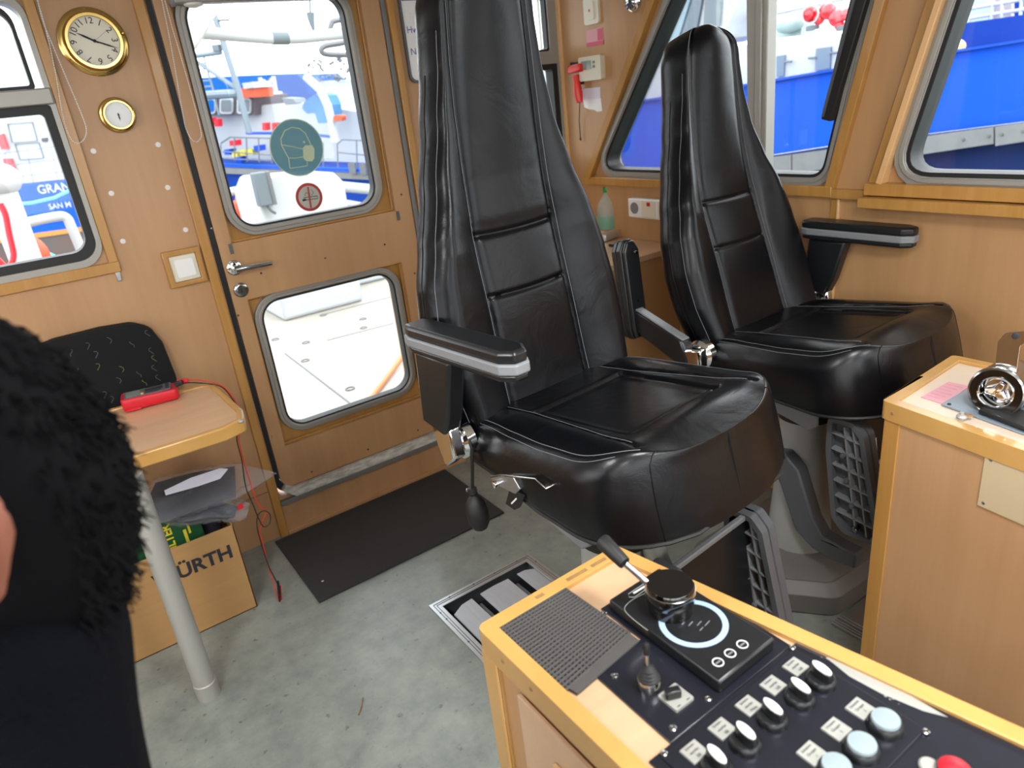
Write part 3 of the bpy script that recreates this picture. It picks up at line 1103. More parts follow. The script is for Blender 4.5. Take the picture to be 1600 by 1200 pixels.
    for t in tt_:
        h_ = hw(t)
        th = interp([(-.03, .085), (.1, .1), (.25, .14), (.35, .158), (.5, .165)], t)
        row = []
        for i in range(NT):
            f_ = -1 + 2 * i / (NT - 1)
            u = h_ * f_
            row.append(Sp(u * .985, t, top(u, t) - .022 * max(0, abs(f_) - .9) ** 2 / .01))
        edge = top(h_, t) - .022
        m = 14
        for i in range(1, m):
            q = i / m
            row.append(Sp(h_ * (.985 + .035 * math.sin(q * math.pi * .8)), t + .022 * q * max(0, (t - .2) / .3), edge * (1 - q) - th * q))
        for i in range(13):
            q = 1 - 2 * i / 12
            row.append(Sp(h_ * .985 * q, t + .022 * max(0, (t - .2) / .3), -th - .006))
        for i in range(m - 1, 0, -1):
            q = i / m
            row.append(Sp(-h_ * (.985 + .035 * math.sin(q * math.pi * .8)), t + .022 * q * max(0, (t - .2) / .3), edge * (1 - q) - th * q))
        rows.append(row)
    seat = MB().loft(rows).build('seat_cushion', LEATHERD, root, local=True, angle=60)
    for sg in (-1, 1):
        st = MB()
        st.tube([Sp(sg * (hw(t) - .028) * (.985), t, top(hw(t) - .028, t) + .0005) for t in [i * .01 for i in range(0, 47)]], .0009, 5)
        st.build('stitching', STITCH, seat, local=True)
        st = MB()
        st.tube([Sp(sg * (hw(t) - .018) * (.985), t, top(hw(t) - .018, t) - .003) for t in [i * .01 for i in range(0, 46)]], .0009, 5)
        st.build('stitching', STITCH, seat, local=True)
        st = MB()
        st.tube([Sp(sg * (.153 + .10 * max(0, t - .12)), t, top(.153 + .10 * max(0, t - .12), t) + .0006) for t in [.02 + i * .01 for i in range(0, 42)]], .0008, 5)
        st.build('stitching', STITCH, seat, local=True)
    # front corner welts running down the front face
    for sg in (-1, 1):
        wl = MB()
        t0 = TF + (TL - TF) * .80
        u0 = hw(t0)
        th0 = interp([(-.03, .085), (.1, .1), (.25, .14), (.35, .158), (.5, .165)], t0)
        e0 = top(u0, t0) - .022
        pts = [Sp(sg * u0 * f2 * .985, t0, top(u0 * f2, t0) - .022 * max(0, f2 - .9) ** 2 / .01 + .0008) for f2 in (.9, .95, 1.0)]
        pts += [Sp(sg * (u0 * (.985 + .035 * math.sin(q2 * math.pi * .8)) + .0006), t0 + .022 * q2 * max(0, (t0 - .2) / .3), e0 * (1 - q2) - th0 * q2) for q2 in (.07, .14, .3, .5, .7, .85, 1)]
        wl.tube(pts, .0013, 6)
        wl.build('welt', LEATHER, seat, local=True)
    # bottom rim of the cushion
    rim = [Sp(u_, t + .024 * max(0, (t - .2) / .3), -interp([(-.03, .085), (.1, .1), (.25, .14), (.35, .158), (.5, .165)], t) - .004) for (u_, t) in
           [(hw(t) * .99, t) for t in [i * .02 for i in range(0, 26)]] + [(-hw(t) * .99, t) for t in [i * .02 for i in range(25, -1, -1)]]]
    MB().tube(rim, .005, 6).build('cushion_rim', RUBBER, seat, local=True)
    # seat pan and slide frame
    for sg in (-1, 1):
        f_ = MB()
        f_.prism([Sp(sg * .235, .0, -.085), Sp(sg * .235, .05, -.13), Sp(sg * .235, .20, -.2), Sp(sg * .235, .30, -.235), Sp(sg * .235, .325, -.22), Sp(sg * .235, .33, -.15), Sp(sg * .235, .05, -.07)], V(-sg * .012, 0, 0))
        f_.build('side_plate', GREYP, root, local=True, bevel=.003)
    MB().add([Sp(-.22, .02, -.1), Sp(.22, .02, -.1), Sp(.22, .33, -.16), Sp(-.22, .33, -.16), Sp(-.2, .05, -.16), Sp(.2, .05, -.16), Sp(.2, .33, -.2), Sp(-.2, .33, -.2)],
             [(0, 1, 2, 3), (7, 6, 5, 4), (0, 4, 5, 1), (1, 5, 6, 2), (2, 6, 7, 3), (3, 7, 4, 0)]).build('seat_pan', DGREY, root, local=True)
    # pedestal
    px_, py_ = colxy
    MB().lathe((px_, py_, .60), (0, 0, 1), [(colr + .03, zc - .60 - .14), (colr + .03, zc - .60 - .19), (colr, zc - .60 - .20), (colr, 0)][::-1], 32).build('upper_column', LGREY, root, local=True)
    if extras.get('grooves'):
        g = MB()
        for i in range(14):
            a = 2 * math.pi * i / 14
            g.bar((px_ + math.cos(a) * colr, py_ + math.sin(a) * colr, .6), (px_ + math.cos(a) * colr, py_ + math.sin(a) * colr, zc - .2), .004, .004, (math.cos(a), math.sin(a), 0))
        g.build('groove', DGREY, root, local=True)
    MB().lathe((px_, py_, .575), (0, 0, 1), [(colr + .001, 0), (colr + .008, .004), (colr + .008, .022), (colr + .001, .026)], 32).build('collar', RUBBER, root, local=True)
    MB().lathe((px_, py_, .10), (0, 0, 1), [(colr + .024, 0), (colr + .02, .1), (colr + .004, .3), (colr - .002, .48)], 32).build('lower_column', LGREY, root, local=True)
    bp = rpoly([(px_ - .25, py_ + .26), (px_ - .25, py_ - .06), (px_ - .13, py_ - .22), (px_ + .2, py_ - .24), (px_ + .26, py_ - .1), (px_ + .26, py_ + .26)], .06)
    b_ = MB()
    for z0, z1, sc0, sc1 in ((0.004, .07, 1, 1), (.07, .10, 1, .86), (.10, .125, .84, .6)):
        c_ = V(px_, py_, 0)
        b_.loft([[V((x - px_) * sc0 + px_, (y - py_) * sc0 + py_, z0) for x, y in bp], [V((x - px_) * sc1 + px_, (y - py_) * sc1 + py_, z1) for x, y in bp]])
    b_.build('base', MGREY, root, local=True, bevel=.004)
    # --- footrest: swan-neck arm, two ribbed cheeks, black tread plate with lettering
    ft = extras['foot']
    fx, fy, fz = ft
    arm = MB()
    pr = [(-.05, .48), (-.01, .49), (.04, .45), (.10, .30), (.13, .26), (.2, .25), (.24, .25), (.24, .2), (.16, .19), (.1, .2), (.04, .24), (-.02, .38), (-.05, .42)]
    fa = MB()
    for ux in (-.12,):
        fa.prism([V(px_ + ux + .0, py_ - .02 - a, z) for a, z in pr], (.05, 0, 0))
    fa.build('footrest_arm', DGREY, root, local=True, bevel=.006)
    MB().tube([V(px_ + .02, py_ - .05, fz + .02), V(px_ + .02, py_ - .10, fz - .08), V(px_ + .02, py_ - .16, fz - .2)], .028, 14).build('gas_strut', GALV, root, local=True)
    foot = MB()
    prof = rpoly([(0, 0), (.0, -.10), (.03, -.30), (.065, -.335), (.15, -.335), (.165, -.30), (.10, -.03), (.07, .0)], .02)  # (forward, up)
    prof = ccw(prof)
    inner = offset(prof, -.014)
    ck_ = None
    for sg, nm in ((-1, 'footrest_cheek'), (1, 'footrest_cheek')):
        x0 = fx + sg * .15
        c = MB()
        c.prism([V(x0 - .003, fy - a, fz + z) for a, z in prof], (.006, 0, 0))
        c.prism([V(x0 - .025, fy - a, fz + z) for a, z in prof], (.05, 0, 0), holes=[[V(x0 - .025, fy - a, fz + z) for a, z in inner]])
        co = c.build(nm, DGREY, root, local=True, bevel=.002)
        rb = MB()
        for i in range(6):
            zz = -.045 - .046 * i
            a0 = .010 + max(0, (-zz - .1)) * .15
            a1 = .095 + (-zz) * .22
            rb.bar(V(x0, fy - a0, fz + zz), V(x0, fy - a1 + .012, fz + zz - .01), .044, .004, (0, 0, 1))
        rb.bar(V(x0, fy - .045, fz - .02), V(x0, fy - .10, fz - .325), .044, .005, (0, 1, 0))
        rb.bar(V(x0, fy - .068, fz - .02), V(x0, fy - .13, fz - .32), .044, .004, (0, 1, 0))
        rb.build('ribs', GREYP, co, local=True)
        for (a_, z_) in ((.05, -.10), (.065, -.17), (.085, -.24), (.10, -.305)):
            MB().lathe((x0 - .01, fy - a_, fz + z_), (-1, 0, 0), [(.007, 0), (.007, .02), (.003, .021)], 10).build('bolt', CHROMED if z_ < -.3 else DGREY, co, local=True)
    pl_ = MB()
    f0, f1 = V(0, fy - .05, fz - .02), V(0, fy - .09, fz - .30)
    pl_.prism([V(fx - .15, f0.y, f0.z), V(fx + .15, f0.y, f0.z), V(fx + .15, f1.y, f1.z), V(fx - .15, f1.y, f1.z)], (0, .012, .004))
    plo = pl_.build('tread_plate', BLACKP, root, local=True)
    MB().prism([V(fx - .15, f1.y + .0, f1.z - .01), V(fx + .15, f1.y, f1.z - .01), V(fx + .15, f1.y - .08, f1.z - .03), V(fx - .15, f1.y - .08, f1.z - .03)], (0, 0, -.02)).build('toe_board', BLACKP, root, local=True, bevel=.004)
    MB().bar(V(fx - .15, f0.y - .0, f0.z + .01), V(fx + .15, f0.y - .0, f0.z + .01), .014, .014).build('top_rail', GREYP, root, local=True, bevel=.003)
    yd = (f0 - f1).normalized()
    R_ = Matrix.Translation((cx, cy, 0)) @ Matrix.Rotation(yaw, 4, 'Z')
    R3_ = Matrix.Rotation(yaw, 3, 'Z')
    text_mesh('alu', .085, PALE, 'lettering', plo, R_ @ (V(fx - .13, f1.y, f1.z) + yd * .17 + V(0, -.002, 0)), R3_ @ V(1, 0, 0), R3_ @ yd, .001)
    text_mesh('design', .028, PALE, 'small_lettering', plo, R_ @ (V(fx - .09, f1.y, f1.z) + yd * .125 + V(0, -.002, 0)), R3_ @ V(1, 0, 0), R3_ @ yd, .001)

    # --- arm rests
    def pad(parent, c, fd, upv, L=.365, Wd=.07, em=None):
        """arm pad centred at c, fd = forward, upv = up; tapered bar with a grey under-edge"""
        fd, upv = fd.normalized(), upv.normalized()
        sd = fd.cross(upv).normalized()
        def ring(lst, h0, h1, nm, m, par, bev=.006):
            pts = [c + fd * a + sd * b2 for a, b2 in lst]
            return MB().loft([[p + upv * h0 for p in pts], [p + upv * h1 for p in pts]]).build(nm, m, par, local=True, bevel=bev)
        ol = rpoly([(-L / 2, -Wd / 2 * .8), (-L / 2 + .03, -Wd / 2), (L / 2 - .03, -Wd / 2), (L / 2, -Wd / 2 * .45), (L / 2, Wd / 2 * .45), (L / 2 - .03, Wd / 2), (-L / 2 + .03, Wd / 2), (-L / 2, Wd / 2 * .8)], .01, 3)
        o1 = ring([(a * .98, b2 * .93) for a, b2 in ol], .008, .034, 'arm_pad', BLACKP, par=parent, bev=.008)
        ring(ol, -.012, .010, 'arm_pad_edge', em or GREYP, o1, .004)
        ring([(a * .97, b2 * .88) for a, b2 in ol], -.026, -.011, 'arm_pad_base', BLACKP, o1, .005)
        return o1

    for sg, spec_ in ((-1, left_arm), (1, right_arm)):
        if not spec_:
            continue
        u0 = sg * .315
        kn = V(u0 * .97, -.0, zc - .035)
        # chrome knuckle
        kb = MB().lathe(V(sg * .262, kn.y, kn.z), (sg, 0, 0), [(.03, 0), (.044, .004), (.044, .026), (.036, .036), (.02, .038), (.002, .038)], 28)
        kno = kb.build('arm_hinge', CHROME, root, local=True)
        if spec_ == 'down':
            b0, b1 = V(u0, .0, zc + .005), V(u0, -.02, zc + .205)
            MB().prism([V(u0 - sg * .02, .055, zc + .02), V(u0 - sg * .02, -.03, zc + .005), V(u0 - sg * .02, -.055, zc + .06), V(u0 - sg * .02, -.09, zc + .19), V(u0 - sg * .02, .04, zc + .19)], (sg * .045, 0, 0)).build('arm_bracket', BLACKP, root, local=True, bevel=.008)
            MB().prism([V(u0 - sg * .015, .035, zc + .03), V(u0 - sg * .015, -.035, zc + .02), V(u0 - sg * .015, -.045, zc - .05), V(u0 - sg * .015, .0, zc - .085), V(u0 - sg * .015, .02, zc - .04)], (sg * .032, 0, 0)).build('hinge_cover', CHROME, root, local=True, bevel=.006)
            pad(root, V(u0 - sg * .0, -.115, zc + .215), V(0, -1, extras.get('padtilt', .03)), V(0, extras.get('padtilt', .03), 1))
        else:   # swung up behind the backrest
            kk = V(u0, .0, zc - .03)
            d1 = V(0, .94, .30).normalized()
            MB().prism([kk + V(-.02, 0, -.02), kk + V(-.02, 0, 0) + d1 * .03 + V(0, 0, .035), kk + V(-.02, 0, 0) + d1 * .24 + V(0, 0, .035), kk + V(-.02, 0, 0) + d1 * .24 + V(0, 0, -.035), kk + V(-.02, 0, 0) + d1 * .05 + V(0, 0, -.05)], (.042, 0, 0)).build('arm_bracket', BLACKP, root, local=True, bevel=.008)
            MB().bar(kk + V(0, 0, .036) + d1 * .03, kk + V(0, 0, .036) + d1 * .24, .03, .006).build('bracket_cap', GREYP, root, local=True, bevel=.002)
            MB().prism([kk + V(-.018, .03, .02), kk + V(-.018, -.035, .03), kk + V(-.018, -.04, -.03), kk + V(-.018, .02, -.04)], (.036, 0, 0)).build('hinge_cover', CHROME, root, local=True, bevel=.008)
            po = pad(root, kk + d1 * .24 + V(0, .02, .09), V(0, .12, 1), V(0, 1, -.12), L=.31, em=BLACKP)
            for q in (-.03, .12):
                MB().lathe(kk + d1 * .24 + V(.0, -.008, .09 + q), (0, -1, -.1), [(.005, -.004), (.005, .003), (.001, .003)], 10).build('screw', CHROMED, po, local=True)
    return root, Bp, Sp


seat1, B1, S1 = helm_seat(.946, 1.298, .925, .081, .10, .215, 'large black leather helm seat in front of the door, its armrest down', 'black leather helm seats',
                          'down', None, dict(foot=(.04, -.385, .655), grooves=True, padtilt=.02, back=(1.06, 1.14, -.012, .12)), colr=.088, colxy=(.0, -.19))
seat2, B2, S2 = helm_seat(1.809, 1.331, .859, .013, .129, .289, 'black leather helm seat by the side windows, behind the right console', 'black leather helm seats',
                          'up', 'down', dict(foot=(-.06, -.38, .725), padtilt=0), colr=.075, colxy=(.0, -.17))

# lumbar pump bulb, release lever, key tag on the first seat (parts of it)
def W1(px, py, x):
    return P(px, py, 0, x)


pt = [W1(733, 688, .665), W1(737, 700, .665), W1(738, 730, .665), W1(738, 766, .665)]
hose = MB().tube(pt, .004, 8).build('pump_hose', RUBBER, seat1)
p0, p1 = W1(738, 766, .665), W1(750, 818, .665)
MB().lathe(p0, p1 - p0, [(.006, -.008), (.011, -.006), (.011, .008), (.007, .012), (.012, .016), (.022, .03), (.0265, .055), (.025, .08), (.016, .097), (.004, .104)], 24).build('pump_bulb', RUBBER, seat1)
MB().cyl(W1(730, 766, .66), W1(744, 766, .67), .005, seg=10).build('pump_valve', CHROMED, hose)
lv = MB()
a, c, d, e = W1(765, 744, .665), W1(778, 741, .665), W1(835, 747, .665), W1(853, 763, .665)
wv = V(.035, 0, 0)
lv.loft([[p, p + wv, p + wv + V(0, 0, -.005), p + V(0, 0, -.005)] for p in (a, c, d, e)])
lv.build('release_lever', CHROMED, seat1, bevel=.002)
MB().prism([W1(765, 745, .668), W1(800, 742, .668), W1(812, 765, .668), W1(805, 772, .668), W1(772, 756, .668)], (.01, 0, 0)).build('lever_plate', STEEL, seat1, bevel=.002)
MB().lathe(W1(778, 755, .668), nx, [(.008, -.01), (.008, .012), (.005, .014), (.001, .014)], 12).build('bolt_head', CHROME, seat1)
tg = MB().prism([W1(797, 762, .672), W1(820, 774, .672), W1(812, 793, .672), W1(804, 797, .672), W1(790, 787, .672)], (.003, 0, 0)).build('pull_tag', BLACKP, seat1)
MB().bar(W1(799, 787, .671), W1(807, 779, .671), .0035, .001, (1, 0, 0)).build('tag_mark', WHITE, tg)

# steel rails let into the floor under the second seat
h = thing('seat_rail', (1.69, 1.0, 0), 'long grooved steel rail flush on the floor left of the right console', 'rail')
b = MB().box(1.645, 1.69, .0, .93, 0, .006)
b.build('rail_plate', MGREY, h, bevel=.002)
b = MB()
for x_ in (1.648, 1.658, 1.668, 1.682):
    b.box(x_, x_ + .003, .0, .93, .005, .009)
b.build('groove_ribs', ALUL, h)
h = thing('seat_rail', (1.95, .9, 0), 'pale steel floor plate under the second seat', 'rail')
MB().box(1.70, 2.12, .0, .93, 0, .004).build('plate', STEEL, h, bevel=.001)

# ------------------------------------------------------------------ floor things
h = thing('floor_mat', (.87, 2.4, 0), 'dark grey ribbed door mat on the floor in front of the door', 'mat')
MAT = mat('mat_carpet', '2b2b2b', .95, noise=('393836', (240, 240, 240), .25), bump=(500, .8, .004))
MB().prism([(.465, 2.148, 0), (1.272, 2.152, 0), (1.278, 2.652, 0), (.465, 2.648, 0)], (0, 0, .009)).build('pile', MAT, h, bevel=.002)
p = P(504, 908, 2, .01)
MB().box(p.x - .004, p.x + .004, p.y - .002, p.y + .003, .009, .0105).build('lint', WHITE, h)

h = thing('floor_hatch', (.966, 1.63, 0), 'aluminium framed floor hatch with steel plates half under the console', 'hatch')
b = MB()
ho = [(.752, 1.40), (1.182, 1.40), (1.182, 1.862), (.752, 1.862)]
hi = [(.788, 1.43), (1.146, 1.43), (1.146, 1.826), (.788, 1.826)]
b.prism([V(x, y, .0005) for x, y in ho], (0, 0, .004), holes=[[V(x, y, .0005) for x, y in hi]])
b.build('frame', ALUL, h, bevel=.001)
b = MB()
for d0 in (.012, .021):
    b.prism([V(x, y, .0045) for x, y in offset(ho, -d0)], (0, 0, .0014), holes=[[V(x, y, .0045) for x, y in offset(ho, -d0 - .0015)]])
b.build('frame_groove', DGREY, h, smooth=False)
for (sx, sy) in ((.83, 1.85), (.93, 1.85), (1.02, 1.85), (1.12, 1.85), (.765, 1.80), (.765, 1.76), (.765, 1.62), (.765, 1.48), (1.17, 1.8)):
    MB().lathe((sx, sy, .0045), (0, 0, 1), [(.0032, 0), (.003, .0012), (.0005, .0013)], 10).build('screw', INK, h)
pit = MB()
pit.box(.755, 1.18, 1.39, 1.86, -.09, -.08)
pit.build('pit_floor', INK, h)
b = MB()
b.prism([V(x, y, -.08) for x, y in [(.76, 1.395), (1.176, 1.395), (1.176, 1.855), (.76, 1.855)]], (0, 0, .08), holes=[[V(x, y, -.08) for x, y in [(.768, 1.403), (1.168, 1.403), (1.168, 1.847), (.768, 1.847)]]])
b.build('pit_wall', DGREY, h)
for (x0, x1, c0, c1) in ((.80, .89, .03, .0), (.925, 1.045, .0, .0), (1.085, 1.15, .0, .02)):
    MB().prism([V(x0, 1.42, -.01), V(x1, 1.42, -.01), V(x1, 1.802 - c1, -.01), V((x0 + x1) / 2, 1.806 - .3 * (c0 + c1), -.01), V(x0, 1.802 - c0, -.01)], (0, 0, .005)).build('steel_plate', PLATE, h, bevel=.001)
for x_ in (.907, 1.065):
    MB().box(x_ - .012, x_ + .012, 1.41, 1.79, -.05, -.035).build('channel', GREYP, h)

p0, p1 = P(567, 1090, 2, .004), P(560, 1117, 2, .003)
tag(MB().tube([p0, (p0 + p1) / 2 + V(.003, 0, 0), p1], .0018, 6).build('twig', DARKWEAR), 'thin dark splinter lying on the bare floor in the foreground', 'splinter')

# ------------------------------------------------------------------ little table with a steel leg
h = thing('side_table', (.06, 2.0, 0), 'small beech table with worn yellow edge on one steel leg', 'table')
TZ = .81
top = ccw([(-.75, 2.03), (.30, 1.992), (.362, 2.015), (.380, 2.085), (.372, 2.40), (.345, 2.43), (-.75, 2.53)])
MB().prism([V(x, y, TZ - .006) for x, y in offset(top, -.016)], (0, 0, .003)).build('tabletop', TOPW, h)
b = MB()
b.prism([V(x, y, TZ - .04) for x, y in top], (0, 0, .043), holes=[[V(x, y, TZ - .04) for x, y in offset(top, -.018)]])
b.build('table_edge', EDGE, h, bevel=.005, seg=3)
MB().prism([V(x, y, TZ - .034) for x, y in offset(top, -.016)], (0, 0, .028)).build('core', WALL, h)
for (x, y) in ((.372, 2.10), (.352, 2.008)):
    MB().ball((x, y, TZ - .001), (.008, .010, .0045), 10, 6).build('chipped_corner', GALV, h)
MB().lathe((.042, 1.975, .03), (0, 0, 1), [(.031, 0), (.031, .745)], 28).build('leg', STEEL if False else GALV, h)
MB().lathe((.042, 1.975, 0), (0, 0, 1), [(.0335, 0), (.0335, .055), (.031, .058), (.03, .058)], 28).build('leg_sleeve', GALV, h)

h = thing('paper_sheet', (.0, 2.2, TZ), 'white sheet of paper on the small table at the person\'s shoulder', 'paper')
q = [P(150, 652, 2, TZ), P(196, 686, 2, TZ), P(160, 706, 2, TZ), P(120, 700, 2, TZ)]
MB().prism([p + V(0, 0, .0006) for p in q], (0, 0, .0006)).build('sheet', PAPER, h)

# multimeter
mo = P(238, 628, 2, TZ)
mm = thing('multimeter', (mo.x, mo.y, TZ), 'red digital multimeter lying on the small table', 'multimeter', math.radians(-9))
L_, W_, H_ = .165, .082, .036
b = MB()
body = rpoly([(-L_ / 2, -W_ / 2), (L_ / 2, -W_ / 2 * .9), (L_ / 2, W_ / 2 * .9), (-L_ / 2, W_ / 2)], .016)
rows = []
for z_, sc in ((.0, .93), (.006, 1.0), (.03, 1.0), (.036, .95)):
    rows.append([V(x * (1 - (1 - sc) * .5), y * sc, z_ + .004 * (x < 0) * (z_ > .02)) for x, y in body])
b.loft(rows)
case = b.build('holster', RED, mm, local=True, bevel=.003)
MB().prism([V(x, y, .037) for x, y in rrect(-.072, .066, -.031, .031, .006)], (0, 0, .004)).build('front_panel', DGREY, mm, local=True, bevel=.001)
MB().prism([V(x, y, .041) for x, y in rrect(-.066, -.024, -.024, .024, .003)], (0, 0, .001)).build('display', mat('lcd_dark', '7b8a80', .15), mm, local=True)
MB().lathe((.015, 0, .041), (0, 0, 1), [(.026, 0), (.026, .003), (.02, .004), (.001, .004)], 28).build('dial_plate', INK, mm, local=True)
MB().box(-.008, .038, -.004, .004, .044, .05).build('selector_knob', BLACKP, mm, local=True, bevel=.002)
MB().lathe((-.018, -.02, .041), (0, 0, 1), [(.006, 0), (.005, .004), (.001, .004)], 12).build('select_button', EDGE, mm, local=True)
for yy in (-.018, 0, .018):
    MB().lathe((.055, yy, .041), (0, 0, 1), [(.006, 0), (.006, .002), (.001, .002)], 12).build('jack', INK, mm, local=True)
MB().box(-.074, -.03, -.043, -.036, -.0, .008).build('stand_notch', RED, mm, local=True, bevel=.001)
# test leads
jack = P(277, 601, 2, TZ + .05)


def smooth_pts(pts, n=6):
    sm = []
    for i in range(len(pts) - 1):
        p0, p1, p2, p3 = pts[max(i - 1, 0)], pts[i], pts[i + 1], pts[min(i + 2, len(pts) - 1)]
        for k in range(n):
            t = k / n
            sm.append(.5 * ((2 * p1) + (-p0 + p2) * t + (2 * p0 - 5 * p1 + 4 * p2 - p3) * t * t + (-p0 + 3 * p1 - 3 * p2 + p3) * t ** 3))
    sm.append(pts[-1])
    return sm


YL = 2.27
red = [P(275, 597, 2, TZ + .05), P(290, 594, 2, TZ + .045), P(315, 594, 2, TZ + .03), P(340, 600, 1, 2.40), P(358, 613, 1, 2.36), P(378, 648, 1, YL)]
redl = [P(a, c, 1, YL) for a, c in ((373, 680), (378, 710), (390, 750), (402, 785), (416, 800), (411, 812), (406, 830), (411, 850), (418, 880), (430, 920), (437, 945))]
blk = [P(276, 603, 2, TZ + .045), P(292, 598, 2, TZ + .04), P(318, 599, 2, TZ + .02), P(345, 604, 1, 2.39), P(362, 622, 1, 2.34), P(377, 652, 1, YL)]
blkl = [P(a, c, 1, YL - .012) for a, c in ((370, 684), (378, 720), (384, 760), (396, 790), (405, 812), (412, 823), (421, 818), (422, 804), (412, 798), (403, 806), (402, 825), (410, 855), (420, 885), (430, 905), (435, 915))]
t = thing('test_leads', (.38, YL, 0), 'red and black test leads hanging from the multimeter over the table edge', 'cable')
MB().tube(smooth_pts(red + redl), .0018, 6).build('red_lead', REDB, t)
MB().tube(smooth_pts(blk + blkl), .0019, 6).build('black_lead', RUBBER, t)
MB().tube([P(434, 908, 1, YL - .012), P(436, 925, 1, YL - .012), P(437, 940, 1, YL - .012)], [.004, .006, .003], 8).build('black_probe', RUBBER, t)
MB().tube([P(437, 915, 1, YL), P(438, 935, 1, YL), P(438, 955, 1, YL), P(437, 967, 1, YL)], [.005, .006, .004, .001], 8).build('red_probe', RED, t)
MB().bar(P(274, 601, 2, TZ + .043), P(285, 597, 2, TZ + .05), .012, .016).build('lead_plug', BLACKP, t, bevel=.002)
MB().bar(P(277, 596, 2, TZ + .05), P(294, 594, 2, TZ + .05), .01, .012).build('lead_plug', RED, t, bevel=.002)

# fabric chair behind the table
h = thing('backrest_cushion', (.05, 2.66, .86), 'black fabric backrest cushion with grey squiggles on the wall behind the small table', 'cushion')
FAB = mat('black_fabric', '0c0c0e', .95, bump=(700, .5, .002))
ol = [(-.28, .70), (.285, .70), (.296, .80), (.287, .93), (.262, .995), (.215, 1.022), (.12, 1.03), (-.02, 1.028), (-.10, 1.012), (-.17, .96), (-.235, .87)]
ol = rpoly(ol[::1], .06)
rows = []
for dy, sc in ((-.03, .93), (-.022, .985), (0, 1.0), (.022, .985), (.03, .93)):
    rows.append([V(.03 + (x - .03) * sc, 2.645 + dy, .86 + (z - .86) * sc) for x, z in ol])
fb = MB().loft(rows).build('backrest', FAB, h)
b = MB()
g2 = MB()
for i in range(9):
    for j in range(9):
        x0, z0 = -.2 + .055 * i + random.uniform(-.01, .01), .74 + .033 * j + random.uniform(-.006, .006)
        if not (-.19 < x0 < .26 and z0 < 1.0) or random.random() < .25:
            continue
        if z0 > .93 and x0 < -.08:
            continue
        pts = [V(x0 + .006 * math.sin(k * 1.3 + i), 2.6135, z0 + .007 * k * (1 if k < 4 else .8)) for k in range(5)]
        (b if random.random() < .8 else g2).tube(pts, .00075, 4)
b.build('woven_squiggle', mat('grey_thread', '6d6d70', .9), fb, kind='stuff')
g2.build('woven_dash', mat('yellow_thread', '8b8748', .9), fb)

# carton, filter box and the plastic bags on top
h = thing('cardboard_box', (.07, 2.43, 0), 'open brown cardboard box under the small table with black lettering', 'box')
BX0, BX1, BY0, BY1, BH = -.20, .287, 2.292, 2.58, .347
b = MB()
for (x0, x1, y0, y1) in ((BX0, BX1, BY0, BY0 + .005), (BX0, BX1, BY1 - .005, BY1), (BX0, BX0 + .005, BY0, BY1), (BX1 - .005, BX1, BY0, BY1)):
    b.box(x0, x1, y0, y1, .0, BH)
b.box(BX0, BX1, BY0, BY1, 0, .005)
bx = b.build('carton', CARD, h, bevel=.001)
text_mesh('W\u00dcRTH', .070, INK, 'lettering', bx, V(.008, BY0 - .0006, .232), V(1, 0, 0), V(0, 0, 1), .0006, bold=.0022, xs=.98)
h = thing('filter_box', (.07, 2.42, .006), 'dark green filter carton with yellow lettering inside the cardboard box', 'box')
GREEN = mat('dark_green_print', '0f4a26', .5)
YEL = mat('yellow_print', 'c9b92e', .5)
fbx = MB().box(-.03, .20, 2.345, 2.50, .008, .43).build('carton', GREEN, h, bevel=.002)
text_mesh('MANN', .038, YEL, 'lettering', fbx, V(.072, 2.3445, .315), V(0, 0, 1), V(-1, 0, 0), .0006, bold=.0012)
text_mesh('FILTER', .038, YEL, 'lettering', fbx, V(.107, 2.3445, .30), V(0, 0, 1), V(-1, 0, 0), .0006, bold=.0012)
MB().box(.14, .15, 2.344, 2.3452, .32, .37).box(.156, .163, 2.344, 2.3452, .35, .39).build('yellow_stripe', YEL, fbx)
h = thing('black_roll', (.235, 2.42, .006), 'black round tin next to the green filter carton in the cardboard box', 'tin')
MB().lathe((.235, 2.42, .008), (0, 0, 1), [(.032, 0), (.034, .005), (.034, .37), (.028, .385), (.001, .386)], 24).build('tin', INK, h)

h = thing('plastic_bag', (.22, 2.35, .43), 'clear plastic bag with a black part and white label on the cardboard box', 'bag')


def sheet(pts_top, thick, m, name, parent, rough=.004, n=14, seed=1):
    """crumpled flat pouch from a 2-D outline given as (x, y, z) corner ring around a centre"""
    rnd = random.Random(seed)
    c = sum(pts_top, V(0, 0, 0)) / len(pts_top)
    ring = []
    m_ = len(pts_top)
    for i in range(m_):
        a, b2 = pts_top[i], pts_top[(i + 1) % m_]
        for k in range(8):
            ring.append(a.lerp(b2, k / 8))
    mb = MB()
    for sgn in (1, -1):
        rows = []
        for j in range(n + 1):
            r_ = max(1 - j / n, .02)
            rows.append([c + (p - c) * r_ + V(0, 0, sgn * thick * math.sqrt(max(0, 1 - r_ ** 3)) + (rnd.uniform(-rough, rough) if 0 < j else 0)) for p in ring])
        mb.loft(rows, caps=False)
    return mb.build(name, m, parent, angle=180)


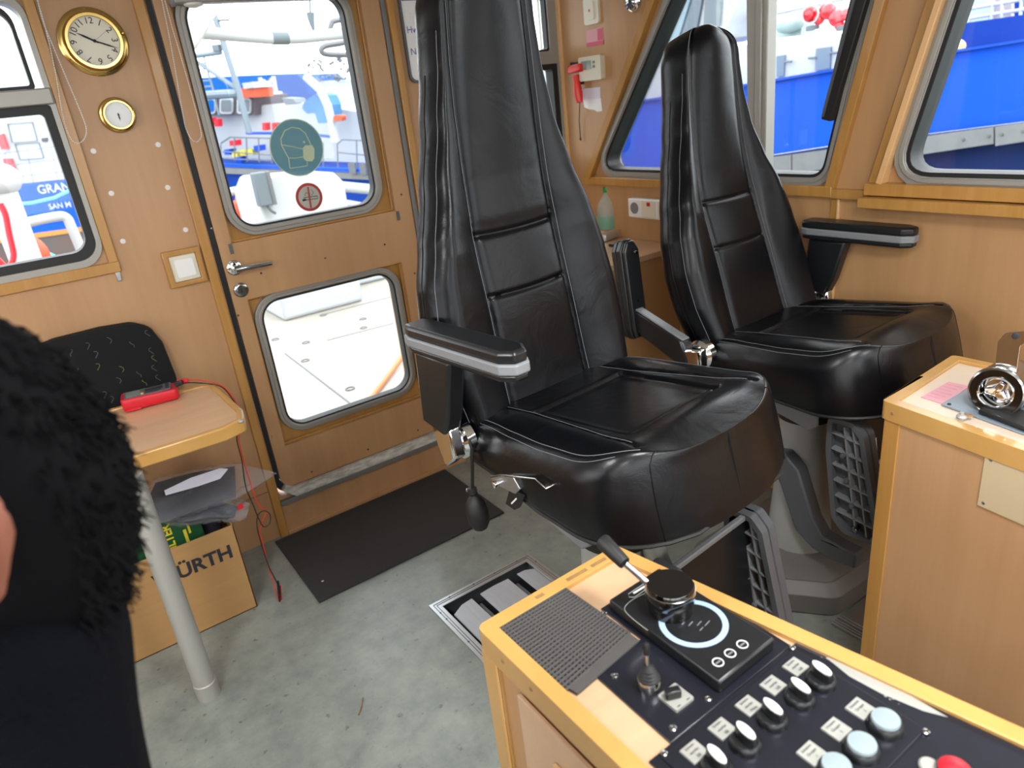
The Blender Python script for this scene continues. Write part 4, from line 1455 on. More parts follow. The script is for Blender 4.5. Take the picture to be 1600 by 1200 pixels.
FILM = film_mat('clear_film', 'b9bcc4', .17, .1)
FILMD = film_mat('smoky_film', '46474d', .80, .16)
pa, pb_, pc, pd, pe = P(225, 812, 1, 2.33), P(250, 752, 1, 2.50), P(372, 718, 1, 2.50), P(434, 741, 1, 2.34), P(388, 786, 1, 2.27)
bagpts = [P(215, 800, 1, 2.30), P(238, 752, 1, 2.48), P(300, 735, 1, 2.50), P(372, 724, 1, 2.48), P(433, 739, 1, 2.36), P(375, 776, 1, 2.27), P(300, 800, 1, 2.26), P(240, 822, 1, 2.26)]
bagpts[6].z = max(bagpts[6].z, .40)
core = sheet([p.lerp(V(.2, 2.37, .45), .08) for p in bagpts[:4] + bagpts[5:]], .012, INK, 'black_part', h, .002, 8, 3)
sheet(bagpts, .022, FILM, 'film', h, .006, 14, 5)
lab = [P(259, 775, 1, 2.345), P(300, 755, 1, 2.38), P(345, 740, 1, 2.42), P(357, 741, 1, 2.41), P(345, 756, 1, 2.37), P(310, 768, 1, 2.34), P(261, 782, 1, 2.33)]
lb = MB().prism([p + V(0, -.02, .028) for p in lab], (0, .001, .001)).build('label', PAPER, h)
h = thing('plastic_bag', (.25, 2.36, .39), 'smaller crumpled plastic bag with a red scrap under the larger bag', 'bag')
b2 = [P(250, 815, 1, 2.33), P(300, 795, 1, 2.42), P(360, 778, 1, 2.42), P(391, 786, 1, 2.33), P(385, 808, 1, 2.29), P(330, 808, 1, 2.29), P(280, 818, 1, 2.285)]
sheet(b2, .024, FILM, 'film', h, .01, 12, 9)
sheet([p.lerp(V(.2, 2.36, .385), .25) for p in b2], .014, INK, 'dark_contents', h, .003, 8, 4)
rs = P(376, 792, 1, 2.285)
MB().prism([rs + V(-.012, 0, -.01), rs + V(.012, 0, -.006), rs + V(.008, 0, .012), rs + V(-.008, 0, .008)], (0, .002, 0)).build('red_scrap', RED, h)

# ------------------------------------------------------------------ desk in the corner
h = thing('corner_desk', (1.9, 2.3, 0), 'light beech desk in the corner between the two helm seats', 'desk')
DX = 1.60
MB().box(DX, XS - .002, 2.0, YA - .022, .0, .925).build('cabinet', WALLX, h, bevel=.002)
MB().box(DX, XS - .002, 1.99, YA - .022, .925, .95).build('worktop', TOPW, h, bevel=.002)
b = MB()
b.box(1.95, XS - .002, 2.34, 2.36, .95, .985)
b.box(1.95, XS - .002, 2.47, 2.49, .95, 1.01)
b.box(2.09, 2.105, 2.36, 2.47, .95, .985)
b.box(1.90, XS - .05, 2.48, YA - .022, .99, 1.012)
b.build('pigeonhole_rack', PINE, h, bevel=.001)
# bottle
bp_ = P(953, 366, 2, .95)
h = thing('water_bottle', (bp_.x, bp_.y, .95), 'clear plastic water bottle with green cap and label on the corner desk', 'bottle')
PET = film_mat('clear_pet', 'cfe0da', .42, .08)
bk = 1.0
MB().lathe(bp_, (0, 0, 1), [(a_ * bk * 1.35, c_ * bk) for a_, c_ in [(.034, .0), (.039, .006), (.039, .03), (.037, .04), (.039, .05), (.039, .115), (.035, .14), (.02, .172), (.0135, .186), (.0135, .2)]], 28).build('bottle_body', PET, h)
MB().lathe(bp_, (0, 0, 1), [(a_ * bk * 1.35, c_ * bk) for a_, c_ in [(.0385, .035), (.0396, .04), (.0396, .085), (.0385, .09)]], 28).build('bottle_label', film_mat('mint_label', '7fc0a0', .6, .3), h)
MB().lathe(bp_, (0, 0, 1), [(a_ * bk * 1.35, c_ * bk) for a_, c_ in [(.015, .19), (.016, .192), (.016, .207), (.014, .212), (.001, .212)]], 24).build('cap', mat('green_cap', '1f9c4a', .35), h)
q0, q1 = P(940, 366, 2, .985), P(961, 358, 2, .985)
h = thing('silver_case', q0, 'small silver case lying in front of the water bottle on the desk', 'case')
MB().bar(V(q0.x, q0.y, .967), V(q1.x, q1.y, .967), .045, .03).build('case', ALUL, h, bevel=.006, seg=3)
q0, q1, q2 = P(952, 383, 2, .957), P(966, 384.5, 2, .957), P(986, 385.5, 2, .957)
h = thing('screwdriver', q0, 'small screwdriver with a black handle on the corner desk', 'screwdriver')
MB().cyl(q0, q1, .0055, seg=10).build('handle', RUBBER, h, bevel=.001)
MB().cyl(q1, q2, .0018, seg=8).build('shaft', STEEL, h)

# ------------------------------------------------------------------ left console
CT = .90


def console(name, label, top, rim, front_holes=None):
    o_ = thing(name, (sum(p[0] for p in top) / len(top), sum(p[1] for p in top) / len(top), 0), label, 'console')
    t_ = ccw(top)
    MB().prism([V(x, y, CT - .02) for x, y in offset(t_, -rim * .8)], (0, 0, .012)).build('console_top', TOPW, o_)
    b_ = MB()
    b_.prism([V(x, y, CT - .042) for x, y in rpoly(t_, .014, 4)], (0, 0, .042), holes=[[V(x, y, CT - .042) for x, y in offset(t_, -rim)]])
    b_.build('console_edge', EDGE, o_, bevel=.006, seg=3)
    ins = offset(t_, -.010)
    MB().prism([V(x, y, 0) for x, y in ins], (0, 0, CT - .03)).build('console_body', WALL, o_, smooth=False)
    return o_, t_


A_TOP = [(.36, .73), (.636, .735), (.79, -.2), (.36, -.2)]
cA, tA = console('engine_console', 'wooden console in the foreground with black switch panels and a round lever head', A_TOP, .024)
MB().box(.364, .40, .69, .727, 0, CT - .04).box(.36, .366, .69, .727, 0, CT - .04).build('corner_post', EDGE, cA, bevel=.004)
MB().prism([V(.3665, .64, .0), V(.3665, -.1, .0), V(.3665, -.1, .84), V(.3665, .64, .84)], (-.006, 0, 0)).build('side_panel', TOPW, cA, bevel=.001)
MB().prism([V(.3605, .56, .79), V(.3605, .40, .73), V(.3605, .36, .73), V(.3605, .36, .755)], (-.010, 0, 0)).build('handle_strip', PINE, cA, bevel=.003)
wear = MB()
for (x0, y0, x1, y1, w_) in ((.40, .722, .60, .727, .010), (.366, .70, .372, .60, .007)):
    pass
for (x0, x1) in ((.46, .475), (.52, .56), (.57, .60)):
    wear.box(x0, x1, .716, .7225, CT, CT + .0006)
wear.build('worn_patch', DARKWEAR, cA)
for y_ in (.665, .60):
    MB().lathe((.3598, y_, CT - .018), (-1, 0, 0), [(.0035, 0), (.003, .0008), (.0005, .0008)], 10).build('nail', DARKWEAR, cA)

CTI = CT - .008
# rubber mat on console
h = thing('rubber_grid_mat', (.44, .64, CT), 'dark grey anti-slip grid mat on the far corner of the front console', 'mat')
GM = mat('grey_foam_rubber', '474543', .85)
b = MB()
u0, u1, v0, v1 = .376, .513, .560, .722
NX, NY = 20, 24
cor = [V(.376, .722, 0), V(.508, .72, 0), V(.514, .576, 0), V(.376, .556, 0)]


def gp(a, c):
    return cor[0].lerp(cor[1], a).lerp(cor[3].lerp(cor[2], a), c)


for i in range(NX + 1):
    b.tube([gp(i / NX, k / 6) + V(0, 0, CTI + .004 + .0006 * math.sin(i)) for k in range(7)], .00215, 6)
b.build('long_strands', GM, h)
b = MB()
for j in range(NY + 1):
    b.tube([gp(k / 6, j / NY) + V(0, 0, CTI + .0052) for k in range(7)], .0021, 6)
b.build('cross_strands', GM, h)
MB().prism([V(p.x, p.y, CTI + .0005) for p in cor], (0, 0, .0012)).build('backing', RUBBER, h)
MB().prism([gp(.1, 1.0) + V(0, 0, CTI + .001), gp(1.0, 1.0) + V(0, 0, CTI + .001), gp(1.0, 1.10) + V(0, -.004, CTI + .001), gp(.12, 1.09) + V(0, 0, CTI + .001)], (0, 0, .004)).build('folded_layer', GM, h)


def ring_flat(c, r0, r1, z, m, name, parent, n=40, t=.0006):
    return MB().prism([V(c[0] + r1 * math.cos(2 * math.pi * k / n), c[1] + r1 * math.sin(2 * math.pi * k / n), z) for k in range(n)], (0, 0, t),
                      holes=[[V(c[0] + r0 * math.cos(2 * math.pi * k / n), c[1] + r0 * math.sin(2 * math.pi * k / n), z) for k in range(n)]]).build(name, m, parent)


# first black plate with joystick, key switch and lever unit
h = thing('control_plate', (.53, .53, CT), 'black metal plate with the round lever unit and joystick on the front console', 'control panel')
MB().prism([V(x, y, CTI) for x, y in ((.43, .556), (.52, .560), (.52, .642), (.655, .644), (.655, .422), (.428, .420))], (0, 0, .003)).build('plate', PANELB, h, bevel=.0008)
for (x, y) in ((.444, .432), (.508, .434), (.448, .535), (.515, .63)):
    MB().lathe((x, y, CTI + .003), (0, 0, 1), [(.0048, 0), (.0048, .0015), (.003, .0022), (.0026, .001), (.0005, .001)], 14).build('screw', CHROMED, h)
LZ = CTI + .022
b = MB()
lp = [(.528, .632), (.632, .634), (.634, .432), (.524, .430)]
b.prism([V(x, y, CTI + .003) for x, y in lp], (0, 0, .018))
b.build('lever_housing', BLACKP, h, bevel=.003)
c0 = (.579, .520)
ringo = ring_flat(c0, .038, .046, LZ - .001, mat('pale_blue_ring', '9db8d8', .4), 'scale_ring', h)
tl = [(x, y) for x, y in offset(ccw(lp), -.012)]
MB().prism([V(x, y, LZ - .002) for x, y in tl], (0, 0, .0008), holes=[[V(x, y, LZ - .002) for x, y in offset(tl, -.0008)]]).build('panel_outline', DGREY, h, smooth=False)
for (px, py) in ((1122, 1034), (1141, 1020), (1160, 1006)):
    p = P(px, py, 2, LZ)
    ring_flat((p.x, p.y), .0062, .0074, LZ - .001, WHITE, 'button_ring', h, 24)
    MB().box(p.x - .0042, p.x + .0042, p.y - .0009, p.y + .0009, LZ - .001, LZ - .0004).build('button_mark', GREYP, h)
for (a, c2, l_) in ((.568, .528, .006), (.575, .521, .010), (.584, .514, .010), (.592, .507, .012), (.578, .505, .008)):
    MB().bar(V(a - l_ / 2, c2 - l_ * .1, LZ - .0006), V(a + l_ / 2, c2 + l_ * .1, LZ - .0006), .0011, .0004).build('printed_mark', GREYP, h)
q = [P(a_, c_, 2, LZ) for a_, c_ in ((982, 928), (1008, 911), (1014, 917), (992, 933), (983, 933))]
MB().tube([p for p in q], .0006, 5, closed=True).build('emblem_outline', GALV, h)
MB().bar(P(990, 927, 2, LZ), P(1008, 916, 2, LZ), .0028, .0008).build('emblem_bar', PALE, h)
q = smooth_pts([P(a_, c_, 2, LZ) for a_, c_ in ((1012, 925), (990, 936), (978, 946), (977, 955), (990, 968), (1012, 985))], 4)
MB().tube(q, .0005, 5).build('panel_line', GALV, h)
kn = P(1050, 962, 2, LZ + .01)
kx, ky = .578, .560
MB().lathe((kx, ky, LZ - .002), (0, 0, 1), [(.031, 0), (.031, .010), (.030, .016), (.0335, .020), (.0345, .030), (.0335, .040), (.0315, .044), (.001, .0445)], 40).build('rotary_head', GLOSSB, h)
MB().lathe((kx, ky, LZ + .0355), (0, 0, 1), [(.0338, 0), (.0345, .0005), (.0338, .001)], 40).build('chrome_band', CHROMED, h)
l0 = V(kx - .012, ky + .022, LZ + .030)
l1, l2 = P(976, 880, 2, CT + .085), P(941, 845, 2, CT + .10)
MB().cyl(l0, l1, .0048, seg=18).build('lever_rod', CHROME, h)
dd = (l2 - l1)
MB().lathe(l1, dd, [(.009, 0), (.0095, .002), (.011, dd.length * .55), (.0118, dd.length * .95), (.0105, dd.length * 1.02), (.001, dd.length * 1.04)], 24).build('lever_grip', RUBBER, h)
# joystick
j = P(1014, 1068, 2, CT)
MB().lathe((j.x, j.y, CTI + .002), (0, 0, 1), [(.0155, 0), (.0155, .014), (.0145, .0165), (.012, .0168), (.001, .0168)], 30).build('joystick_collar', CHROMED, h)
MB().lathe((j.x, j.y, CTI + .017), (0, 0, 1), [(.0125, 0), (.0128, .002), (.0105, .004), (.0118, .006), (.009, .0085), (.0104, .0105), (.0078, .013), (.0088, .015), (.0062, .018), (.0035, .021), (.001, .0212)], 24).build('joystick_boot', RUBBER, h)
jt = P(1012, 1004, 2, CT + .062)
MB().cyl((j.x, j.y, CTI + .034), V(j.x, j.y + .002, CT + .052), .0028, seg=12).build('joystick_stick', CHROMED, h)
MB().lathe((j.x, j.y + .002, CT + .046), (0, 0, 1), [(.003, 0), (.0042, .003), (.0046, .013), (.003, .017), (.0005, .0175)], 14).build('joystick_tip', RUBBER, h)
k = P(1056, 1087, 2, CT)
kr = MB().prism([V(x, y, CTI + .003) for x, y in rrect(k.x - .0155, k.x + .0155, k.y - .0155, k.y + .0155, .002)], (0, 0, .004)).build('key_switch_plate', GALV, h, bevel=.0006)
MB().bar((k.x - .012, k.y + .006, CTI + .013), (k.x + .006, k.y - .002, CTI + .013), .011, .012).build('switch_knob', BLACKP, kr, bevel=.002)
for dx in (-.008, .008):
    MB().box(k.x + dx - .0025, k.x + dx + .0025, k.y - .013, k.y - .0118, CTI + .0068, CTI + .0074).build('plate_mark', INK, kr)

# large black panel with rotary switches and push buttons
h = thing('switch_panel', (.56, .25, CT), 'large black switch panel with rotary switches and lit buttons at the bottom edge', 'control panel')
bpn = ccw([(.392, .4195), (.684, .421), (.768, -.15), (.392, -.15)])
MB().prism([V(x, y, CTI) for x, y in bpn], (0, 0, .003)).build('base_plate', PANELB, h, bevel=.0006)
ipn = ccw([(.405, .412), (.652, .414), (.652, .250), (.405, .250)])
MB().prism([V(x, y, CTI + .003) for x, y in ipn], (0, 0, .002)).build('upper_plate', PANELB, h, bevel=.0006)
SZ = CTI + .005
for (px, py, zz) in ((1238, 1009, SZ), (1447, 1140, SZ), (1262, 1000, CTI + .003), (1037, 1174, SZ)):
    p = P(px, py, 2, CT)
    MB().lathe((p.x, p.y, zz - .0005), (0, 0, 1), [(.0042, 0), (.0042, .0014), (.003, .002), (.0024, .001), (.0005, .001)], 14).build('screw', CHROMED, h)
sc = MB()
rnd = random.Random(3)
sc.prism([P(a_ - 13, c_ + 9, 2, CTI + .0032) for a_, c_ in ((1303, 1018), (1330, 1023), (1400, 1058), (1460, 1092), (1494, 1112), (1455, 1102), (1390, 1075), (1340, 1048))], (0, 0, .0004))
for k in range(26):
    x_, y_ = .675 - rnd.random() * .012, .395 - rnd.random() * .11
    r_ = rnd.uniform(.0006, .0018)
    sc.box(x_, x_ + r_, y_, y_ + r_ * 1.6, CTI + .003, CTI + .0035)
sc.build('scratched_paint', GALV, h)


def legend(cx_, cy_, w_, parent, notch=True, h3=3):
    """engraved plate with three worn lines of lettering"""
    q_ = w_ / 2
    pts = [(-q_, -q_), (q_, -q_), (q_, q_ * .9), (-q_, q_ * .9)]
    if notch:
        pts = [(-q_, -q_), (q_ * .55, -q_), (q_, -q_ * .5), (q_, q_ * .45), (q_ * .6, q_ * .9), (-q_, q_ * .9)]
        pts = [(-q_, -q_ * .9), (q_, -q_ * .9), (q_, q_ * .9), (-q_, q_ * .9)]
    o_ = MB().prism([V(cx_ + a, cy_ + c, SZ - .0005) for a, c in pts], (0, 0, .003)).build('legend_plate', GALV, parent, bevel=.0005)
    return o_


def small_text(txts, parent, cx_, cy_, size):
    for k, s_ in enumerate(txts):
        text_mesh(s_, size, INK, 'engraving', parent, V(cx_, cy_ + (1 - k) * size * 1.35 - size * .3, SZ + .0026), V(1, 0, 0), V(0, 1, 0), .0003, 'CENTER')


sw = [((1283, 1060), (1243, 1043), ('Schein-', 'werfer', 'StB')), ((1250, 1087), (1208, 1072), ('Schein-', 'werfer', 'StB')), ((1207, 1120), (1170, 1104), ('Schein-', 'werfer', 'Mitte')),
      ((1165, 1158), (1128, 1140), ('Schein-', 'werfer', 'BB')), ((1120, 1195), (1085, 1176), ('Schein-', 'werfer', 'BB'))]
order = ['farthest from the lens', 'second from the far end', 'middle of the five', 'second from the near end', 'nearest the lens']
for i, (kp, lp_, tx) in enumerate(sw):
    p = P(kp[0], kp[1], 2, SZ + .006)
    o_ = thing('rotary_switch', (p.x, p.y, SZ), 'black rotary switch with white pointer on the black panel, ' + order[i], 'switch', 0, 'rotary switches on the front console')
    MB().lathe((p.x, p.y, SZ), (0, 0, 1), [(.0175, 0), (.0175, .004), (.0165, .0075), (.0145, .0095), (.001, .0098)], 32).build('bezel', BLACKP, o_)
    dv = V(math.sin(math.radians(8)), math.cos(math.radians(8)), 0)
    sv = V(dv.y, -dv.x, 0)
    c_ = V(p.x, p.y, SZ + .009)
    gr = MB()
    out = [(-.0145, -.0035), (-.008, -.0062), (.008, -.0062), (.0145, -.0035), (.0145, .0035), (.008, .0062), (-.008, .0062), (-.0145, .0035)]
    gr.loft([[c_ + dv * a + sv * c2 for a, c2 in out], [c_ + dv * a * .96 + sv * c2 * .85 + V(0, 0, .013) for a, c2 in out]])
    gr.build('grip', BLACKP, o_, bevel=.0015)
    cp = MB()
    el = [(.0135 * math.cos(2 * math.pi * k / 20), .0056 * math.sin(2 * math.pi * k / 20)) for k in range(20)]
    cp.loft([[c_ + dv * a + sv * c2 + V(0, 0, .0128) for a, c2 in el], [c_ + dv * a + sv * c2 + V(0, 0, .0145) for a, c2 in el], [c_ + dv * a * .8 + sv * c2 * .7 + V(0, 0, .0155) for a, c2 in el]])
    cp.build('pointer_cap', WHITE, o_)
    p2 = P(lp_[0], lp_[1], 2, SZ)
    lo_ = legend(p2.x, p2.y, .0245, o_)
    small_text(tx, lo_, p2.x, p2.y, .0052)
bt = [((1384, 1124), (1343, 1108), ('Scheinw.', 'Gruppe', '3')), ((1347, 1162), (1306, 1140), ('Scheinw.', 'Gruppe', '2')), ((1307, 1196), (1268, 1178), ('Scheinw.', 'Gruppe', '1'))]
order = ['farthest of the three', 'middle of the three', 'nearest of the three']
LB = mat('pale_blue_lens', '8b999d', .3, coat=.2)
for i, (kp, lp_, tx) in enumerate(bt):
    p = P(kp[0], kp[1], 2, SZ + .012)
    o_ = thing('push_button', (p.x, p.y, SZ), 'round push button with pale blue cap on the black panel, ' + order[i], 'button', 0, 'pale blue buttons on the front console')
    MB().lathe((p.x, p.y, SZ), (0, 0, 1), [(.0195, 0), (.019, .005), (.0175, .009), (.016, .0105), (.0155, .0105), (.001, .0105)], 36).build('bezel', BLACKP, o_)
    MB().lathe((p.x, p.y, SZ + .009), (0, 0, 1), [(.0152, 0), (.0152, .004), (.0145, .0055), (.008, .0065), (.001, .0068)], 36).build('button_cap', LB, o_)
    p2 = P(lp_[0], lp_[1], 2, SZ)
    lo_ = legend(p2.x, p2.y, .0245, o_, False)
    small_text(tx, lo_, p2.x, p2.y, .0048)
p = P(1493, 1196, 2, CT + .012)
o_ = thing('red_push_button', (p.x, p.y, CT), 'red push button in a silver ring at the bottom edge of the photo', 'button')
MB().lathe((p.x, p.y, CTI + .003), (0, 0, 1), [(.0185, 0), (.0185, .008), (.017, .011), (.0155, .011), (.001, .0105)], 36).build('bezel', CHROMED, o_)
MB().lathe((p.x, p.y, CTI + .01), (0, 0, 1), [(.0152, 0), (.0152, .006), (.012, .0085), (.001, .0095)], 36).build('button_cap', RED, o_)
p = P(1452, 1194, 2, CT)
tag(MB().lathe((p.x, p.y, CTI + .003), (0, 0, 1), [(.010, 0), (.010, .004), (.008, .006), (.001, .006)], 24).build('indicator_lamp', GALV), 'small grey round indicator beside the red button', 'indicator')
tag(MB().prism([V(.372, .40, CTI + .0012), V(.392, .40, CTI + .0012), V(.392, .30, CTI + .0012), V(.372, .30, CTI + .0012)][::-1], (0, 0, .001)).build('blue_slip', mat('blue_paper', '9fb4cf', .6)), 'pale blue paper slip at the near left edge of the front console', 'paper')

# ------------------------------------------------------------------ right console with the chrome throttle
B_TOP = [(1.403, .721), (1.74, .735), (1.74, -.3), (1.25, -.3)]
cB, tB = console('helm_console', 'wooden console at the right edge with a beige cover plate on its side', B_TOP, .026)


def bedge(t):   # point on the left face of the console, t from the far corner
    a_, b_ = Vector((1.403, .721)), Vector((1.25, -.3))
    d_ = (b_ - a_).normalized()
    return a_ + d_ * t, d_


pt_, dB = bedge(0)
nB = Vector((-dB.y, dB.x)) * -1
if nB.x > 0:
    nB = -nB


def bface(t0, t1, z0, z1, th, m, name, par, off=-.009, bevel=.002):
    a_, _ = bedge(t0)
    b_, _ = bedge(t1)
    a_, b_ = a_ + nB * off, b_ + nB * off
    vs = [V(a_.x, a_.y, z0), V(b_.x, b_.y, z0), V(b_.x, b_.y, z1), V(a_.x, a_.y, z1)]
    return MB().prism(vs, V(nB.x * th, nB.y * th, 0)).build(name, m, par, bevel=bevel)


bface(.008, .045, 0, CT - .04, .006, TRIM, 'corner_post', cB, -.009)
bface(.045, .98, 0, CT - .04, .003, WALL, 'side_panel', cB, -.009, 0)
cp = bface(.225, .50, .75, .865, .004, mat('beige_cover', 'bda987', .45), 'cover_plate', cB, -.006, .001)
for (t_, z_) in ((.237, .856), (.237, .760), (.37, .856)):
    a_, _ = bedge(t_)
    a_ = a_ - nB * .003
    MB().lathe((a_.x, a_.y, z_), (nB.x, nB.y, 0), [(.0035, 0), (.003, .002), (.0005, .002)], 10).build('screw', STEEL, cp)
a_, _ = bedge(.028)
MB().lathe((a_.x + nB.x * .001, a_.y + nB.y * .001, CT - .022), (nB.x, nB.y, 0), [(.004, -.002), (.0035, .0005), (.0005, .0005)], 10).build('nail', DARKWEAR, cB)
a_, _ = bedge(.43)
MB().lathe((a_.x + nB.x * -.006, a_.y, .66), (nB.x, nB.y, 0), [(.004, 0), (.003, .002), (.0005, .002)], 10).build('panel_screw', DARKWEAR, cB)
# light laminate on top
MB().prism([V(x, y, CT - .0085) for x, y in offset(tB, -.022)], (0, 0, .001)).build('laminate', mat('pale_laminate', 'd6c3ad', .35, coat=.2), cB)
ls = mat('pink_print', 'c88c98', .6)
q = [P(1482, 597, 2, CT - .007), P(1515, 604, 2, CT - .007), P(1475, 632, 2, CT - .007), P(1439, 621, 2, CT - .007)]
o_ = thing('pink_label', (q[0] + q[2]) / 2, 'pink printed label on the right console in front of the throttle', 'label')
MB().prism(q, (0, 0, .0012)).build('label', PINKL2, o_)
b = MB()
for k in range(6):
    f_ = (k + 1) / 7
    a0, a1 = q[0].lerp(q[3], f_), q[1].lerp(q[2], f_)
    b.bar(a0.lerp(a1, .1) + V(0, 0, .0014), a0.lerp(a1, .85 - .1 * (k % 3)) + V(0, 0, .0014), .0022, .0004)
b.build('printed_lines', ls, o_)
p = P(1502, 653, 2, CT)
o_ = thing('white_wing_screw', p, 'small whitish screw knob lying on the front rim of the right console', 'screw')
MB().lathe(p, (0, 0, 1), [(.009, 0), (.010, .003), (.008, .007), (.004, .008), (.004, .012), (.001, .012)], 16).build('knob', GALV, o_)
MB().bar(p + V(.002, -.004, .006), p + V(.016, -.012, .003), .007, .004).build('tab', DARKWEAR, o_)

# throttle
o_ = thing('throttle_lever', (1.56, .55, CT), 'chrome engine throttle lever with a round black and chrome hub on the right console', 'throttle')
q = [P(1470, 633, 2, CT - .006), P(1520, 604, 2, CT - .006), P(1680, 650, 2, CT - .006), P(1600, 680, 2, CT - .006)]
MB().prism(q, (0, 0, .003)).build('base_plate', mat('blue_grey_plate', '7f8b97', .4), o_, bevel=.0005)
p = P(1483, 632, 2, CT - .003)
MB().lathe(p, (0, 0, 1), [(.004, 0), (.0035, .002), (.0005, .0022)], 10).build('plate_screw', INK, o_)
hc = P(1556, 612, 1, .535)       # centre of the visible hub
ax = V(-.96, -.10, .12).normalized()   # hub axis, towards the lens side
hc = P(1556, 613, 1, .54)
rr_ = .050
MB().lathe(hc - ax * .115, ax, [(rr_ * .9, 0), (rr_ * .98, .01), (rr_ * 1.0, .06), (rr_ * .98, .095), (rr_ * 1.0, .100), (rr_ * 1.03, .108), (rr_ * 1.0, .116), (rr_ * .93, .119), (rr_ * .91, .116), (rr_ * .91, .085), (.001, .085)], 48).build('drum', CHROMED, o_)
MB().lathe(hc, ax, [(rr_ * .92, -.012), (rr_ * .92, .001), (rr_ * .66, .001), (rr_ * .64, -.012)], 48, caps=False).build('black_ring', GLOSSB, o_)
MB().lathe(hc, ax, [(rr_ * .65, -.004), (rr_ * .65, .004), (rr_ * .60, .005), (rr_ * .52, -.006), (rr_ * .48, -.016), (rr_ * .2, -.018), (.001, -.018)], 48, caps=False).build('chrome_cup', CHROME, o_)
sx_ = V(0, 0, 1)
sy_ = ax.cross(sx_).normalized()
b = MB()
for k in range(3):
    a = math.radians(90 + 120 * k + 20)
    d_ = sx_ * math.sin(a) + sy_ * math.cos(a)
    e_ = sx_ * math.cos(a) - sy_ * math.sin(a)
    b.prism([hc - ax * .014 + d_ * .002 - e_ * .009, hc - ax * .014 + d_ * .021 - e_ * .005, hc - ax * .014 + d_ * .021 + e_ * .005, hc - ax * .014 + d_ * .002 + e_ * .009], ax * .011)
b.build('hub_star', CHROME, o_, bevel=.002)
tr_ = [hc + sx_ * .006, hc - sx_ * .004 + sy_ * .006, hc - sx_ * .004 - sy_ * .006]
cen = sum(tr_, V(0, 0, 0)) / 3
MB().prism([p_ for p_ in tr_], ax * .0012, holes=[[cen.lerp(p_, .5) for p_ in tr_]]).build('emblem', BRASS, o_)
# lever arm: flat fork rising from the drum towards a grip
u_ = ax.cross(V(0, 0, 1)).normalized()
if (MR.transposed() @ u_).x < 0:
    u_ = -u_
base_c = hc - ax * .02
arm_pts = rpoly([(-.012, .02), (-.016, .10), (-.006, .122), (.03, .132), (.09, .138), (.09, .118), (.036, .112), (.022, .10), (.024, .02)], .008, 4)
hole = rpoly([(.004, .03), (.003, .10), (.012, .104), (.014, .03)], .003, 3)
MB().prism([base_c + u_ * a_ + V(0, 0, 1) * c_ for a_, c_ in arm_pts], -ax * .012).build('lever_arm', CHROME, o_, bevel=.003)
MB().lathe(base_c + u_ * .012 + V(0, 0, .118), ax, [(.006, -.002), (.006, .003), (.004, .004), (.001, .004)], 14).build('arm_screw', INK, o_)
MB().cyl(base_c + u_ * .08 + V(0, 0, .128) + ax * .03, base_c + u_ * .08 + V(0, 0, .128) - ax * .12, .012, seg=20).build('grip_bar', CHROMED, o_)
b = MB()
b.prism([P(1528, 646, 2, CT), P(1536, 634, 2, CT), P(1700, 665, 2, CT), P(1640, 690, 2, CT)], (0, 0, .008))
b.build('foot_block', RUBBER, o_, bevel=.006)
b = MB()
gb = hc - ax * .06
b.prism([gb + u_ * a_ + V(0, 0, c_) for a_, c_ in ((-.04, -.03), (-.03, -.072), (.05, -.072), (.055, -.03), (.045, .03), (-.03, .035))], -ax * .08)
b.build('housing', DGREY, o_, bevel=.01, seg=3)

# ------------------------------------------------------------------ outside
SHIPW = mat('ship_white_paint', 'a3a8ac', .6, spec=.2)
SGREY = mat('ship_grey', '60696f', .6, spec=.2)
HULLB = mat('hull_blue_paint', '0c44b4', .75, spec=.15, noise=('0e4abc', (.6, .6, .6), .3))
HULLD = mat('hull_dark_blue', '0e2150', .7, spec=.2)
HULLG = mat('hull_blue_side', '0e3280', .75, spec=.15)
CYAN = mat('bright_blue_cladding', '0f5298', .8, spec=.15)
CONC = mat('fender_grey', '5f6163', .7, noise=('6f7172', (6, 6, 6), .3))
DECKM = mat('checker_plate_deck', '8f8b82', .6, noise=('9c978c', (2.2, 2.2, 2.2), .3))
nt = DECKM.node_tree
tc = nt.nodes.new('ShaderNodeTexCoord')
mp_ = nt.nodes.new('ShaderNodeMapping')
mp_.inputs['Rotation'].default_value = (0, 0, math.radians(45))
mp_.inputs['Scale'].default_value = (34, 34, 34)
vo = nt.nodes.new('ShaderNodeTexVoronoi')
vo.inputs['Scale'].default_value = 1
vo.inputs['Randomness'].default_value = 0
bp2 = nt.nodes.new('ShaderNodeBump')
bp2.inputs['Strength'].default_value = .8
bp2.inputs['Distance'].default_value = .012
nt.links.new(tc.outputs['Object'], mp_.inputs[0])
nt.links.new(mp_.outputs[0], vo.inputs[0])
nt.links.new(vo.outputs['Distance'], bp2.inputs['Height'])
nt.links.new(bp2.outputs[0], nt.nodes['Principled BSDF'].inputs['Normal'])
WATER = mat('harbour_water', '2f4a45', .3, spec=.2, bump=(3, .5, .05))
TEAL = mat('teal_rope', '57c0c4', .7)
FLAME = mat('buoy_orange', 'c4441f', .5)
BROWN = mat('rusty_hull', '5a3b30', .7, noise=('39464a', (3, 3, 3), .3))

tag(MB().box(-60, 80, YA + .3, 90, -2.6, -2.5).box(XS + .3, 80, -60, YA + .3, -2.6, -2.5).build('harbour_water', WATER, smooth=False), 'dark green harbour water between the ships', 'water', kind='stuff')

d_ = thing('aft_deck', (1.2, 4.8, -.02), 'pale checker plate deck outside the door seen through the door panes', 'deck')
MB().box(-2.6, 5.0, YA + .12, 7.2, -.3, -.02).build('deck_plates', DECKM, d_, smooth=False)
b = MB()


def dl(*a):
    q_ = [P(x, y, 2, -.018) for x, y in a]
    for i in range(len(q_) - 1):
        b.bar(q_[i], q_[i + 1], .010, .004)


